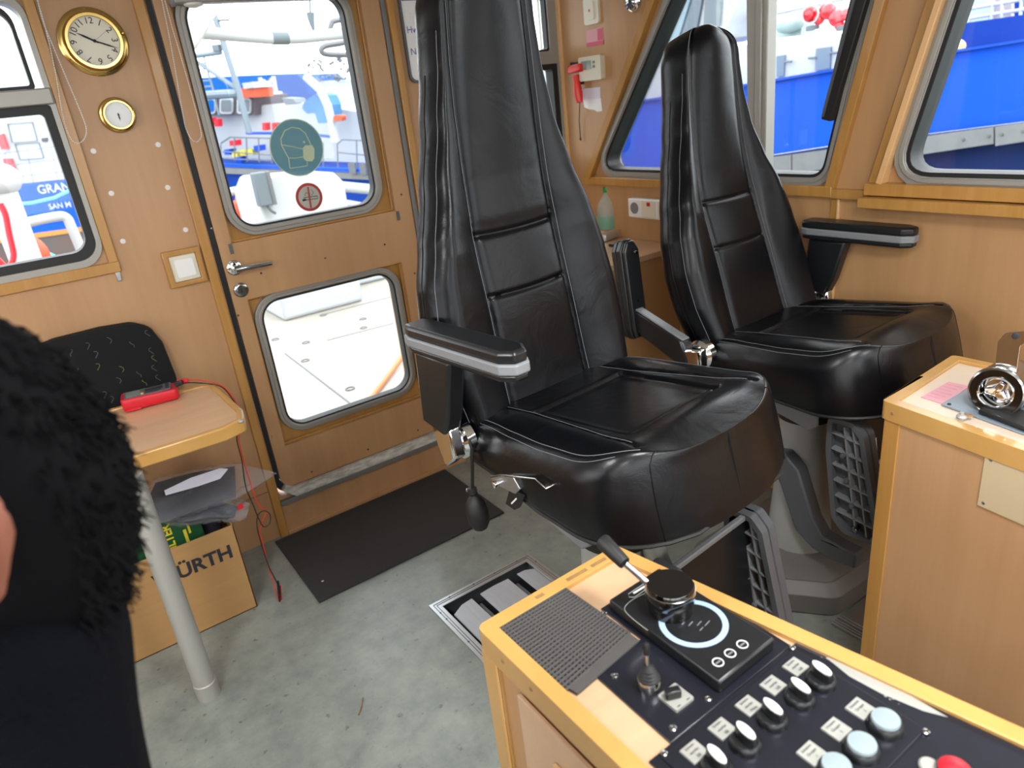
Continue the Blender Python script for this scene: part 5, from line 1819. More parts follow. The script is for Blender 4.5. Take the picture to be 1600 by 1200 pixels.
dl((445, 552), (560, 640))
dl((510, 532), (615, 505))
dl((510, 490), (618, 462))
b.build('plate_seam', DGREY, d_)
for (px, py) in ((478, 535), (568, 512), (567, 498), (547, 607), (477, 563), (430, 530), (505, 492)):
    p = P(px, py, 2, -.016)
    ring_flat((p.x, p.y), .022, .032, -.02, DGREY, 'lashing_ring', d_, 16, .006)
tag(MB().tube(smooth_pts([P(650, 520, 2, 0), P(622, 565, 2, 0), P(604, 590, 2, 0), P(585, 615, 2, 0), P(568, 640, 2, 0), P(540, 700, 2, 0)]), .014, 8).build('orange_hose', ORANGE), 'orange hose lying across the deck outside the lower door pane', 'hose')

# white locker on deck
lk = thing('deck_locker', (2.0, 6.3, 0), 'white deck locker with a socket box on its side behind the door window', 'locker')
MB().prism([V(1.62, 6.0, -.02), V(2.36, 6.0, -.02), V(2.40, 6.0, 1.03), V(2.32, 6.0, 1.13), V(1.72, 6.0, 1.17), V(1.64, 6.0, 1.05)], (0, .7, 0)).build('body', SHIPW, lk, bevel=.03, seg=3)
p = P(412, 293, 1, 5.95)
sb_ = MB().box(p.x - .075, p.x + .055, 5.9, 6.0, p.z - .14, p.z + .12).build('socket_box', SGREY, lk, bevel=.01)
MB().box(p.x + .03, p.x + .06, 5.89, 6.0, p.z - .14, p.z + .12).build('box_cover', DGREY, lk, bevel=.004)
MB().tube(smooth_pts([P(419, 310, 1, 5.93), P(418, 322, 1, 5.93), P(425, 330, 1, 5.93), P(430, 333, 1, 5.95)]), .012, 8).build('cable', DGREY, lk)
rl = thing('deck_railing', (2.0, 6.9, 0), 'thick white pipe railing along the edge of the own deck', 'railing')
b = MB()


def rp(pts, r, y):
    return [P(a, c, 1, y) for a, c in pts], r


for pts, r in (rp([(330, 305), (398, 294)], .04, 6.9), rp([(516, 290), (600, 298)], .05, 6.9), rp([(520, 314), (600, 328)], .035, 6.9)):
    b.tube(pts, r, 12)
b.build('top_rail', SHIPW, rl)
MB().tube(smooth_pts([P(398, 306, 1, 6.8), P(388, 312, 1, 6.8), P(385, 325, 1, 6.8), P(388, 360, 1, 6.8)]), .03, 10).build('bent_post', SHIPW, rl)
for px_, py_ in ((331, 305), (599, 298)):
    q_ = P(px_, py_, 1, 6.9)
    MB().cyl((q_.x, 6.9, -.02), q_, .035).build('post', SHIPW, rl)
p = P(372, 338, 1, 6.75)
MB_ = MB().ball(p, (.15, .10, .14), 16, 10)
MB_.tube([p + V(0, 0, .1), P(370, 299, 1, 6.87)], .008, 6)
tag(MB_.build('mooring_buoy', FLAME), 'orange round buoy beside the deck locker', 'buoy')
tag(MB().box(2.45, 3.0, 6.6, 7.1, -.02, .12).build('deck_crate', SHIPW, bevel=.03), 'low white crate on the deck right of the locker', 'crate')


class VP:
    """vertical plane through two far points, used to lay out a ship's side"""
    def __init__(s, a, b, k=1):
        s.a = a
        s.k = k
        d = (b - a)
        d.z = 0
        s.t = d.normalized()
        s.n = V(s.t.y, -s.t.x, 0)
        if s.n.dot(a) < 0:
            s.n = -s.n

    def at(s, px, py, d=0):
        r = MR @ Vector(((px - 800) / FPX, 1, (600 - py) / FPX))
        o = Vector((0, 0, CAMZ))
        k = ((s.a + s.n * d * s.k) - o).dot(s.n) / r.dot(s.n)
        return o + r * k

    def slab(s, pts, th, m, name, par, d=0, bevel=0):
        return MB().prism([s.at(x, y, d) for x, y in pts], s.n * th * s.k).build(name, m, par, bevel=bevel, smooth=False)

    def pipe(s, pts, r, m, name, par, d=0, seg=8):
        return MB().tube([s.at(x, y, d) for x, y in pts], r * s.k, seg).build(name, m, par)


# --- ship behind the door
pl = VP(P(345, 256, 1, 12), P(580, 268, 1, 9.5), .5)
s1 = thing('moored_ship', pl.at(460, 262), 'blue hulled ship with white deckhouse moored behind the door window', 'ship')
pl.slab([(230, 257), (600, 273), (600, 480), (230, 480)], 6, HULLG, 'hull', s1)
pl.slab([(230, 251), (600, 266), (600, 270), (230, 254.5)], .12, HULLB, 'bulwark_rail', s1, -.12)
pl.slab([(230, 257), (600, 273), (600, 282), (230, 266)], .1, CONC, 'rubbing_strake', s1, -.1)
pl.slab([(260, 182), (320, 178), (400, 178), (400, 165), (460, 160), (520, 168), (560, 175), (600, 178), (600, 266), (260, 252)], 2.5, SHIPW, 'deckhouse', s1, 2)
pl.slab([(300, 150), (398, 150), (398, 180), (300, 180)], 1.5, mat('dark_casing', '463f46', .5), 'dark_casing', s1, 1.7)
for (x0, x1) in ((324, 334), (345, 361), (372, 389)):
    o_ = pl.slab(rrect(x0 - 2, x1 + 2, 153, 178, 4, 3), .06, SHIPW, 'porthole_frame', s1, 1.62)
    o2 = pl.slab(rrect(x0, x1, 156, 175, 3, 3), .03, CYAN if x0 < 340 else SGREY, 'porthole', o_, 1.6)
for q_ in ([(543, 255), (554, 254), (556, 272), (546, 271)], [(560, 256), (570, 255), (572, 273), (563, 272)]):
    pl.slab(q_, .05, DGREY, 'vent_opening', s1, -.2)
pl.slab([(374, 138), (397, 135), (399, 152), (376, 153)], .8, FLAME, 'orange_box', s1, 1.5)
pl.slab([(378, 130), (394, 128), (397, 137), (381, 139)], .8, SHIPW, 'white_box', s1, 1.4)
rail = pl.pipe([(345, 224), (360, 214), (425, 216), (425, 255)], .025, SGREY, 'railing', s1, .3)
for pts in ([(348, 237), (424, 242)], [(350, 248), (424, 251)], [(505, 222), (505, 262)], [(528, 262), (527, 225), (535, 218), (580, 220)], [(527, 238), (580, 243)], [(345, 226), (345, 250)], [(366, 216), (367, 252)], [(385, 216), (386, 253)], [(404, 217), (405, 254)], [(557, 219), (558, 262)]):
    pl.pipe(pts, .02, SGREY, 'rail_bar', rail, .3)
pl.pipe([(385, 208), (470, 208), (520, 214)], .04, HULLB, 'blue_pipe', s1, 1)
for (a, c, m) in ((354, 238, HULLB), (366, 241, YEL), (378, 239, YEL), (390, 238, YEL), (372, 250, HULLB), (362, 224, RED), (400, 232, HULLB)):
    pl.slab([(a - 4, c - 4), (a + 4, c - 5), (a + 5, c + 4), (a - 3, c + 4)], .3, m, 'deck_gear', s1, .8)
for (a, c) in ((412, 198), (427, 198), (337, 192), (328, 190)):
    pl.slab([(a - 2.5, c - 6), (a + 3, c - 6), (a + 3.5, c + 6), (a - 2, c + 6)], .2, RED, 'red_stripe', s1, 1.2)
pl.slab([(440, 153), (458, 154), (462, 161), (446, 164)], .5, SGREY, 'lamp_box', s1, 1.2)
# lattice mast
ms = thing('lattice_mast', pl.at(370, 200, 1), 'grey steel lattice gantry with ladder on the ship behind the door window', 'mast')
for pts, r in (([(334, 20), (350, 70), (372, 140), (390, 208)], .09), ([(308, 97), (372, 140)], .06), ([(302, 150), (372, 146)], .12), ([(300, 88), (345, 82)], .07), ([(318, 88), (335, 148), (342, 180)], .03), ([(305, 92), (322, 150)], .02)):
    pl.pipe(pts, r, mat('mast_grey', '65727c', .5) if 'mast_grey' not in MATS else MATS['mast_grey'], 'mast_tube', ms, -.3)
for k in range(6):
    pl.pipe([(307 + k * 2.4, 100 + k * 9), (320 + k * 2.4, 99 + k * 9)], .02, MATS['mast_grey'], 'ladder_rung', ms, -.3)
pl.slab([(330, 70), (340, 69), (342, 79), (332, 80)], .2, SGREY, 'flood_lamp', ms, -.4)
pl.pipe([(338, 32), (358, 31)], .03, DGREY, 'antenna_arm', ms, -.3)
# own boom and hose outside
bm_ = thing('white_boom', P(420, 55, 1, 5), 'white pipe boom running across the top of the door window', 'boom')
MB().tube([P(296, 50, 1, 5), P(425, 60, 1, 5), P(470, 59, 1, 5), P(560, 50, 1, 5), P(690, 38, 1, 5)], .036, 12).build('pipe', SHIPW, bm_)
MB().tube([P(425, 60, 1, 5), P(450, 60, 1, 5)], .039, 12).build('sleeve', SGREY, bm_)
(MB().tube(smooth_pts([P(560, 62, 1, 5.4), P(530, 68, 1, 5.4), P(508, 72, 1, 5.4), P(502, 79, 1, 5.4), P(512, 85, 1, 5.4), P(560, 86, 1, 5.4)]), .02, 8).build('hose_loop', DGREY, bm_))
(MB().tube(smooth_pts([P(580, 25, 1, 5.4), P(526, 32, 1, 5.4), P(518, 38, 1, 5.4), P(516, 46, 1, 5.4)]), .02, 8).build('hose_bend', DGREY, bm_))
pp = P(690, 38, 1, 5)
MB().cyl((pp.x, pp.y, -.02), (pp.x, pp.y, pp.z + .6), .04).build('post', SHIPW, bm_)
dv_ = thing('hanging_hook', P(486, 35, 1, 5.2), 'grey hook hanging in the upper right of the door window', 'hook')
MB().tube([P(484, 0, 1, 5.2), P(485, 20, 1, 5.2)], .008, 8).build('wire', SGREY, dv_)
MB().tube([P(485, 20, 1, 5.2), P(486, 30, 1, 5.2), P(490, 48, 1, 5.2)], [.03, .025, .01], 8).build('shackle', SGREY, dv_)
ca_ = thing('white_awning', P(290, 30, 1, 4.4), 'white lifeboat canopy at the top left of the door window', 'canopy')
MB().prism([P(262, -20, 1, 4.4), P(360, -20, 1, 4.4), P(345, 15, 1, 4.4), P(305, 82, 1, 4.4), P(290, 40, 1, 4.4)], (0, .5, 0)).build('canopy', mat('grey_white_cloth', 'b9bcb9', .7), ca_, bevel=.03)

bl = thing('blue_warehouse', pl.at(400, 140, 12), 'bright blue building standing beyond the ship behind the door', 'building')
pl.slab([(200, 127), (376, 118), (418, 117), (419, 200), (200, 200)], 3, CYAN, 'left_wall', bl, 12)
pl.slab([(419, 119), (465, 117), (477, 127), (481, 146), (498, 145), (498, 200), (419, 200)], 3, mat('mid_blue_cladding', '224688', .8, spec=.15), 'right_wall', bl, 12)
tw = thing('white_gantry', pl.at(420, 150, 8), 'white steel gantry in front of the blue building', 'gantry')
for pts, r in (([(406, 121), (416, 168)], .09), ([(427, 119), (434, 160)], .09), ([(398, 147), (440, 145)], .06), ([(424, 168), (430, 145)], .05), ([(409, 128), (414, 128)], .1), ([(424, 126), (429, 126)], .1)):
    pl.pipe(pts, r, SHIPW, 'girder', tw, 8)
tp = thing('tarpaulin_bundle', pl.at(495, 175, 1), 'blue tarpaulin covering a winch on the ship behind the door', 'tarpaulin')
pl.slab(rpoly([(481, 155), (492, 147), (502, 150), (509, 165), (512, 192), (497, 193), (492, 176), (480, 178), (472, 170), (474, 161)], 3, 3), .7, mat('blue_tarpaulin', '184d7c', .7, noise=('3c78a0', (1.5, 1.5, 1.5), .3)), 'cloth', tp, .9, .05)
cr = thing('white_crane_arm', pl.at(515, 180, .8), 'white crane arm bending down right of the blue tarpaulin', 'crane')
pl.pipe([(478, 120), (500, 140), (512, 165), (518, 190), (524, 222)], .12, SHIPW, 'arm', cr, .8, 12)
tag(pl.slab(rrect(521, 534, 180, 189, 3, 3), .2, FLAME, 'life_buoy', None, .7), 'small orange float right of the white crane arm', 'float')
rg = thing('rigging_gear', pl.at(510, 100, 3), 'grey tangle of deck machinery high on the ship right of the boom', 'machinery')
rnd = random.Random(5)
for k in range(26):
    a, c = rnd.uniform(483, 545), rnd.uniform(92, 125)
    pl.pipe([(a, c), (a + rnd.uniform(-6, 6), c + rnd.uniform(-6, 6))], .05, SGREY if k % 2 else DGREY, 'rod', rg, 3, 5)
pl.slab([(482, 128), (560, 124), (600, 140), (600, 200), (530, 190), (514, 165), (500, 142)], 2, SHIPW, 'upper_wheelhouse', s1, 3.2)

# --- ship in the left window
p2 = VP(P(20, 345, 1, 13), P(125, 330, 1, 12.5), .28)
s2 = thing('moored_ship', p2.at(60, 310), 'blue ship with white lettering on its stern seen through the left window', 'ship')
p2.slab([(-600, 380), (24, 290), (60, 288), (160, 273), (160, 338), (-600, 440)], 5, HULLB, 'hull', s2)
p2.slab([(-600, 440), (160, 338), (160, 352), (-600, 455)], 5.2, HULLB, 'lower_hull', s2, .02)
p2.slab([(-600, 455), (160, 350), (160, 357), (-600, 466)], 5.2, mat('orange_boot_stripe', 'b7722c', .6), 'boot_stripe', s2, -.02)
p2.slab([(-600, 466), (160, 357), (160, 392), (-600, 500)], 5.2, BROWN, 'underwater_hull', s2, .04)
p2.slab([(-600, 60), (160, 60), (160, 274), (24, 288), (-600, 380)], 3, SHIPW, 'superstructure', s2, 1.2)
wd = s2
for pts in ([(10, 193), (50, 190), (58, 220), (18, 223)], [(22, 225), (60, 222), (68, 247), (30, 250)]):
    q_ = offset(ccw(pts), -.8)
    MB().prism([p2.at(x, y, 1.1) for x, y in ccw(pts)], p2.n * .06, holes=[[p2.at(x, y, 1.1) for x, y in q_]]).build('door_outline', SGREY, s2, smooth=False)
p2.slab([(64, 216), (73, 215), (74, 221), (66, 222)], .1, INK, 'small_window', s2, 1.08)
for pts in ([(-6, 212), (4, 209), (12, 233), (2, 234)], [(4, 248), (17, 248), (28, 284), (14, 285)]):
    p2.slab(pts, .2, RED, 'red_panel', s2, .9)
rail2 = p2.pipe([(-60, 248), (110, 226)], .02, SGREY, 'railing', s2, .2)
for pts in ([(-60, 268), (120, 245)], [(-60, 288), (25, 276), (120, 266)], [(8, 240), (18, 280)], [(42, 235), (52, 285)], [(80, 230), (90, 280)]):
    p2.pipe(pts, .018, SGREY, 'rail_bar', rail2, .2)
dxx = (p2.at(105, 295) - p2.at(60, 301)).normalized()
dzz = (p2.at(62, 288) - p2.at(66, 302))
dzz = V(0, 0, 1)
lx_ = (p2.at(105, 292) - p2.at(60, 298)).length
n_ = p2.n
xdir = V(dxx.x, dxx.y, 0).normalized()
if xdir.cross(V(0, 0, 1)).dot(n_) > 0:
    pass
hs = (p2.at(62, 287) - p2.at(64, 302)).length
text_mesh('GRANDE', hs * 1.25, SHIPW, 'ship_name', s2, p2.at(61, 303, -.03), xdir, V(0, 0, 1), .01, bold=.002)
text_mesh('SAN M', hs * .8, SHIPW, 'home_port', s2, p2.at(78, 327, -.03), xdir, V(0, 0, 1), .01, bold=.002)
bo = thing('white_bollard', P(-20, 330, 1, 5.0), 'white bollard on the own deck in the left window', 'bollard')
a, c = P(-6, 282, 1, 5.2), P(14, 430, 1, 5.2)
MB().cyl(a, V(a.x, a.y, -.02), .085, seg=20).build('post', SHIPW, bo)
MB().ball(a, (.13, .13, .10), 18, 10).build('head', SHIPW, bo)
tag(MB().tube(smooth_pts([P(0, 318, 1, 4.9), P(8, 335, 1, 4.9), P(14, 365, 1, 4.9), P(21, 400, 1, 4.9), P(12, 418, 1, 4.9), P(-4, 405, 1, 4.9)]), .016, 8).build('red_rope', RED), 'red rope hanging from the white bollard in the left window', 'rope')
r2 = thing('deck_railing', P(70, 350, 1, 5.6), 'white bent pipe railing in the lower left window', 'railing')
MB().tube(smooth_pts([P(-80, 368, 1, 5.6), P(20, 352, 1, 5.6), P(85, 339, 1, 5.6), P(103, 340, 1, 5.6), P(112, 356, 1, 5.6), P(128, 395, 1, 5.6), P(140, 440, 1, 5.6)]), .032, 10).build('pipe', SHIPW, r2)
MB().tube(smooth_pts([P(-10, 360, 1, 5.7), P(22, 366, 1, 5.7), P(34, 374, 1, 5.7), P(42, 400, 1, 5.7)]), .02, 8).build('inner_pipe', SHIPW, r2)
tag(MB().ball(P(48, 402, 1, 5.4), (.11, .11, .14), 16, 10).build('mooring_buoy', FLAME), 'orange buoy at the bottom of the left window', 'buoy')
tag(MB().tube([P(-10, 322, 1, 6), P(50, 317, 1, 6), P(85, 309, 1, 6), P(125, 290, 1, 6)], .012, 6).build('mooring_rope', TEAL), 'teal mooring rope crossing the blue stern in the left window, upper one', 'rope')
tag(MB().tube([P(0, 360, 1, 6.2), P(60, 388, 1, 6.2), P(110, 412, 1, 6.2)], .012, 6).build('mooring_rope', TEAL), 'teal mooring rope slanting down over the water in the left window, lower one', 'rope')

# --- big blue ship alongside, seen through the side windows
p3 = VP(P(950, 165, 0, 8.5), P(1600, 63, 0, 8), .42)
s3 = thing('moored_ship', p3.at(1300, 150), 'large bright blue ship alongside seen through the side windows', 'ship')
HT = [(700, 206), (950, 166), (1165, 133), (1316, 107), (1479, 82), (1600, 63), (1750, 38)]
HB = [(1750, 166), (1600, 190), (1435, 211), (1296, 228), (1213, 241), (950, 282), (700, 322)]
p3.slab(HT + HB, 6, HULLB, 'hull', s3)
p3.slab([(700, 204), (950, 164), (1165, 131), (1316, 105), (1479, 80), (1600, 61), (1750, 36), (1750, 40), (1600, 65), (1479, 84), (1316, 109), (1165, 135), (950, 168), (700, 208)], .2, mat('hull_rail_blue', '1844a8', .7, spec=.15), 'gunwale', s3, -.14)
p3.slab([(700, 322), (950, 282), (1213, 242), (1296, 229), (1435, 212), (1600, 191), (1750, 167), (1750, 171), (1600, 194), (1435, 216), (1296, 233), (1213, 246), (950, 286), (700, 326)], .12, HULLD, 'knuckle_line', s3, -.1)
for (a0, a1, b0, b1) in ((900, 1236, 0, 0), (1238, 1552, 0, 0), (1555, 1760, 0, 0)):
    yt = lambda x: 241 - (x - 1213) * .1365 + 4
    p3.slab([(a0, yt(a0)), (a1, yt(a1)), (a1, yt(a1) + 26), (a0, yt(a0) + 30)], .35, CONC, 'rubbing_fender', s3, -.3)
for x_ in (1440, 1505, 1545, 1565, 1598):
    c_ = p3.at(x_, 241 - (x_ - 1213) * .1365 + 17, -.31)
    MB().lathe(c_, -p3.n, [(.018, 0), (.014, .01), (.002, .01)], 10).build('fender_bolt', DGREY, s3)
p3.slab([(700, 350), (1213, 272), (1435, 240), (1760, 195), (1760, 420), (700, 560)], 5.6, HULLD, 'lower_hull', s3, .2)
p3.slab([(700, 120), (1030, 85), (1150, 72), (1235, 62), (1330, 50), (1355, 60), (1372, 98), (1316, 110), (1165, 136), (700, 210)], 3, SHIPW, 'deckhouse', s3, .5)
p3.slab([(1400, -60), (1440, -60), (1440, 90), (1400, 100)], .5, SGREY, 'bulkhead', s3, 3)
p3.slab([(1480, 40), (1620, 20), (1620, 62), (1480, 84)], .3, HULLG, 'inner_bulwark', s3, 1.5)
for q_ in ([(1213, 88), (1226, 86), (1224, 119), (1213, 121)], [(1275, 76), (1298, 73), (1296, 107), (1273, 111)]):
    w_ = p3.slab(q_, .08, mat('slate_opening', '5b6c7c', .4) if 'slate_opening' not in MATS else MATS['slate_opening'], 'deck_opening', s3, .43)
for (a, c, e) in ((1226, 1237, 97), (1263, 1275, 91), (1297, 1310, 83)):
    p3.pipe([(a, e), (c, e - 1)], .03, SGREY, 'grab_bar', s3, .4)
p3.slab([(1126, 22), (1190, 12), (1350, -18), (1350, -8), (1190, 27), (1126, 34)], .5, SHIPW, 'upper_deck_edge', s3, 3)
p3.slab([(1213, 32), (1252, 27), (1252, 56), (1213, 60)], .6, mat('teal_grey_housing', '8fa6a6', .5), 'winch_housing', s3, 1.6)
c_ = p3.at(1233, 36, 1.4)
MB().ball(c_, (.2, .2, .12), 14, 8).build('winch_dome', MATS['teal_grey_housing'], s3)
rd = thing('red_deck_fittings', p3.at(1300, 30, 1.2), 'cluster of bright red round deck fittings on the blue ship\'s deckhouse', 'deck fitting')
rnd = random.Random(2)
RG = mat('glossy_red', 'c01024', .25, coat=.5)
for (a, c, r_) in ((1266, 22, .3), (1280, 30, .22), (1295, 18, .3), (1308, 28, .32), (1322, 22, .22), (1335, 26, .2), (1288, 14, .2), (1312, 40, .2)):
    MB().ball(p3.at(a, c, 1.2), r_ * .75 * p3.k * 1.0, 14, 8).build('red_drum', RG, rd)
MB().tube([p3.at(1266, 22, 1.0) + V(.0, .11 * math.cos(k * math.pi / 8), .11 * math.sin(k * math.pi / 8)) for k in range(16)], .011, 6, closed=True).build('drum_rim', SHIPW, rd)
MB().cyl(p3.at(1270, 47, 1.2), p3.at(1270, 40, 1.2), .08).build('stand', SGREY, rd)
MB().cyl(p3.at(1318, 47, 1.2), p3.at(1318, 40, 1.2), .08).build('stand', SGREY, rd)
tag(MB().tube(smooth_pts([p3.at(1318, 47, .9), p3.at(1328, 50, .6), p3.at(1336, 68, .4)]), .013, 6).build('drain_pipe', GALV), 'curved grey pipe below the red fittings', 'pipe')
# wheelhouse of the blue ship (slanted glazing) behind the second seat
wh = thing('ship_wheelhouse', p3.at(1060, 40, 2), 'slanted glazed wheelhouse of the blue ship left of the window post', 'wheelhouse')
WBL = mat('blue_grey_glass', '5d7684', .2)
p3.slab([(1000, 90), (1062, -60), (1180, -60), (1128, 60), (1100, 72), (1020, 82)], 2, SHIPW, 'wall', wh, 2.2)
p3.slab([(1042, 70), (1066, -20), (1084, -20), (1058, 66)], .1, WBL, 'slanted_pane', wh, 2.08)
p3.slab([(1062, 64), (1088, -20), (1100, -20), (1086, 58)], .1, mat('dark_glass', '3f4f5c', .2), 'dark_pane', wh, 2.08)
p3.slab([(1103, -20), (1128, -20), (1124, 40), (1098, 52)], .1, SGREY, 'grey_panel', wh, 2.08)
p3.pipe([(1036, 72), (1062, 68), (1100, 58)], .05, SGREY, 'sill_pipe', wh, 2)
rl3 = thing('upper_railing', p3.at(1150, 10, 4), 'thin white railing on the upper deck of the blue ship', 'railing')
for pts in ([(1124, 4), (1190, -10)], [(1124, 12), (1190, -2)], [(1130, 20), (1134, -10)], [(1148, 16), (1152, -12)], [(1164, 12), (1168, -12)], [(1140, 20), (1160, -10)]):
    p3.pipe(pts, .04, SHIPW, 'rail_bar', rl3, 3.2)
rl4 = thing('side_railing', p3.at(1540, 30, 3), 'white deck railing above the blue hull in the right window', 'railing')
for pts in ([(1490, 18), (1640, -8)], [(1488, 33), (1640, 8)], [(1484, 53), (1640, 28)], [(1513, 52), (1517, -10)], [(1547, 55), (1553, -10)], [(1565, 50), (1566, -5)], [(1593, 48), (1597, -10)]):
    p3.pipe(pts, .045, SHIPW, 'rail_bar', rl4, 3)
p3.slab([(1490, 0), (1545, -10), (1545, 50), (1484, 60)], .2, mat('grey_blue_wall', '9fb0be', .6), 'back_wall', rl4, 4)
p3.slab([(1545, 0), (1580, -8), (1580, 45), (1547, 52)], .2, mat('grey_brown_gear', '9a8f8d', .6), 'deck_gear', rl4, 4.2)
p3.slab([(1585, -20), (1640, -28), (1640, 50), (1585, 55)], .3, HULLG, 'blue_pillar', rl4, 3.6)
tag(MB().ball(p3.at(1490, 74, .5), (.11, .11, .08), 12, 8).build('yellow_cover', mat('yellow_cover_paint', 'd8c46c', .5)), 'yellowish round cover on the deck edge in the right window', 'cover')

# ------------------------------------------------------------------ person close to the lens at the left edge
SKIN = mat('skin', '80503f', .5, bump=(120, .1, .001))
HAIR = mat('dark_hair', '050507', .8, spec=.1)
FLEECE = mat('navy_fleece', '040509', .95, spec=.1, bump=(160, 1, .004))
JEANS = mat('dark_trousers', '1b2030', .9)
SHOE = mat('dark_shoe', '141414', .6)
_r = MR @ Vector(((-75 - 800) / FPX, 1, (600 - 775) / FPX))
_c = Vector((0, 0, CAMZ)) + _r.normalized() * .62
HX, HY, HZ = round(_c.x, 3), round(_c.y, 3), round(_c.z, 3)
yaw_p = math.radians(188)      # facing the left edge of the picture
pr = thing('person', (HX, HY, 0), 'person with dark hair and dark fleece jacket at the left edge, face turned away', 'person', yaw_p)
# local frame: +x forward (face), +y left


def skin_mesh(chains, name):
    """grow one smooth surface over a jointed skeleton: chains = [[(x, y, z, r), ...], ...]; shared points join"""
    me = bpy.data.meshes.new(name)
    bm = bmesh.new()
    lay = bm.verts.layers.skin.verify()
    pts = {}
    first = True
    for ch in chains:
        prev = None
        for (x, y, z, r) in ch:
            z = z * HZ / 1.405
            x = x + .055 * min(1, max(0, (1.26 - z) / .12)) + .07 * min(1, max(0, (1.2 - z) / .2))
            key = (round(x, 3), round(y, 3), round(z, 3))
            if key not in pts:
                v = bm.verts.new((x, y, z))
                v[lay].radius = (r, r) if not isinstance(r, tuple) else r
                v[lay].use_root = first
                first = False
                pts[key] = v
            v = pts[key]
            if prev is not None and prev is not v:
                try:
                    bm.edges.new((prev, v))
                except ValueError:
                    pass
            prev = v
    bm.to_mesh(me)
    bm.free()
    o = bpy.data.objects.new(name, me)
    COL.objects.link(o)
    s_ = o.modifiers.new('skin', 'SKIN')
    s_.use_smooth_shade = True
    ss_ = o.modifiers.new('sub', 'SUBSURF')
    ss_.levels = ss_.render_levels = 2
    dg = bpy.context.evaluated_depsgraph_get()
    m2 = bpy.data.meshes.new_from_object(o.evaluated_get(dg))
    bpy.data.objects.remove(o)
    r_ = MB()
    r_.add([v.co.copy() for v in m2.vertices], [tuple(p.vertices) for p in m2.polygons])
    return r_


pel = (0, 0, .80, (.12, .15))
chains = [[pel, (.0, 0, .92, (.10, .14)), (.0, 0, 1.05, (.105, .15)), (-.01, 0, 1.17, (.10, .16)), (-.015, 0, 1.225, (.065, .08)), (0, 0, 1.28, .052), (.01, 0, 1.33, .052)]]
for sg in (-1, 1):
    chains.append([pel, (0, sg * .09, .74, .085), (.0, sg * .10, .42, .055), (-.02, sg * .10, .40, .052), (-.01, sg * .10, .09, .038), (.0, sg * .10, .05, .035), (.12, sg * .11, .03, .028)])
    chains.append([(-.01, 0, 1.17, (.10, .16)), (-.0, sg * .15, 1.14, .050), (-.0, sg * .19, .93, .040), (.01, sg * .19, .91, .038), (.08, sg * .19, .70, .028), (.095, sg * .19, .665, .024), (.115, sg * .19, .62, (.017, .034))])
body = skin_mesh(chains, 'body')
# fingers, rooted in the palms
for sg in (-1, 1):
    for k, (dy, ln) in enumerate(((-.027, .062), (-.009, .072), (.009, .068), (.026, .052))):
        x0, y0, z0 = .115, sg * .19 + dy, .62
        body_f = skin_mesh([[(x0, y0, z0, .009), (x0 + .008, y0, z0 - .035, .009), (x0 + .004, y0, z0 - .035 - ln * .45, .008), (x0 - .010, y0, z0 - .035 - ln * .85, .0068)]], 'f')
        body.add(body_f.v, body_f.f)
    th = skin_mesh([[(.11, sg * .19 - sg * .02, .64, .011), (.135, sg * .19 - sg * .04, .615, .010), (.145, sg * .19 - sg * .045, .585, .009), (.14, sg * .19 - sg * .042, .565, .0075)]], 't')
    body.add(th.v, th.f)
# head with brow, nose, lips, chin and ears
hc_ = V(.015, 0, HZ)
NS, NR = 56, 44
rows = []
for i in range(NR + 1):
    ph = math.pi * i / NR
    row = []
    for k in range(NS):
        th = 2 * math.pi * k / NS
        x, y, z = math.sin(ph) * math.cos(th), math.sin(ph) * math.sin(th), -math.cos(ph)
        sr = max(math.sin(ph), .012)
        x, y = sr * math.cos(th), sr * math.sin(th)
        X_, Y_, Z_ = x * .096, y * .076, z * .118
        if z < 0:
            Y_ *= 1 + z * .28
            X_ *= 1 + (z * .10 if x > 0 else z * .35)
        if x > 0:
            fr = x ** 2
            X_ += .026 * math.exp(-((z + .18) / .16) ** 2 - (y / .16) ** 2) * fr      # nose
            X_ += .010 * math.exp(-((z + .02) / .5) ** 2 - (y / .1) ** 2) * fr
            X_ += .007 * math.exp(-((z - .16) / .10) ** 2 - (y / .6) ** 2) * fr        # brow
            X_ -= .010 * math.exp(-((z - .0) / .10) ** 2 - ((abs(y) - .38) / .16) ** 2) * fr   # eye sockets
            X_ += .007 * math.exp(-((z + .46) / .06) ** 2 - (y / .24) ** 2) * fr       # lips
            X_ += .006 * math.exp(-((z + .57) / .06) ** 2 - (y / .2) ** 2) * fr
            X_ += .012 * math.exp(-((z + .85) / .14) ** 2 - (y / .35) ** 2) * fr       # chin
        row.append(hc_ + V(X_, Y_, Z_))
    rows.append(row)
body.loft(rows)
for sg in (-1, 1):
    body.ball(hc_ + V(-.005, sg * .074, -.012), (.018, .009, .031), 12, 8)
bo_ = body.build('body', SKIN, pr, local=True, angle=180)
for sg in (-1, 1):
    e = MB().ball(hc_ + V(.080, sg * .029, .0), .0115, 14, 8).build('eye', WHITE, bo_, local=True)
    MB().lathe(hc_ + V(.0908, sg * .029, .0), (1, 0, 0), [(.005, 0), (.003, .0009), (.0004, .001)], 14).build('iris', INK, e, local=True)
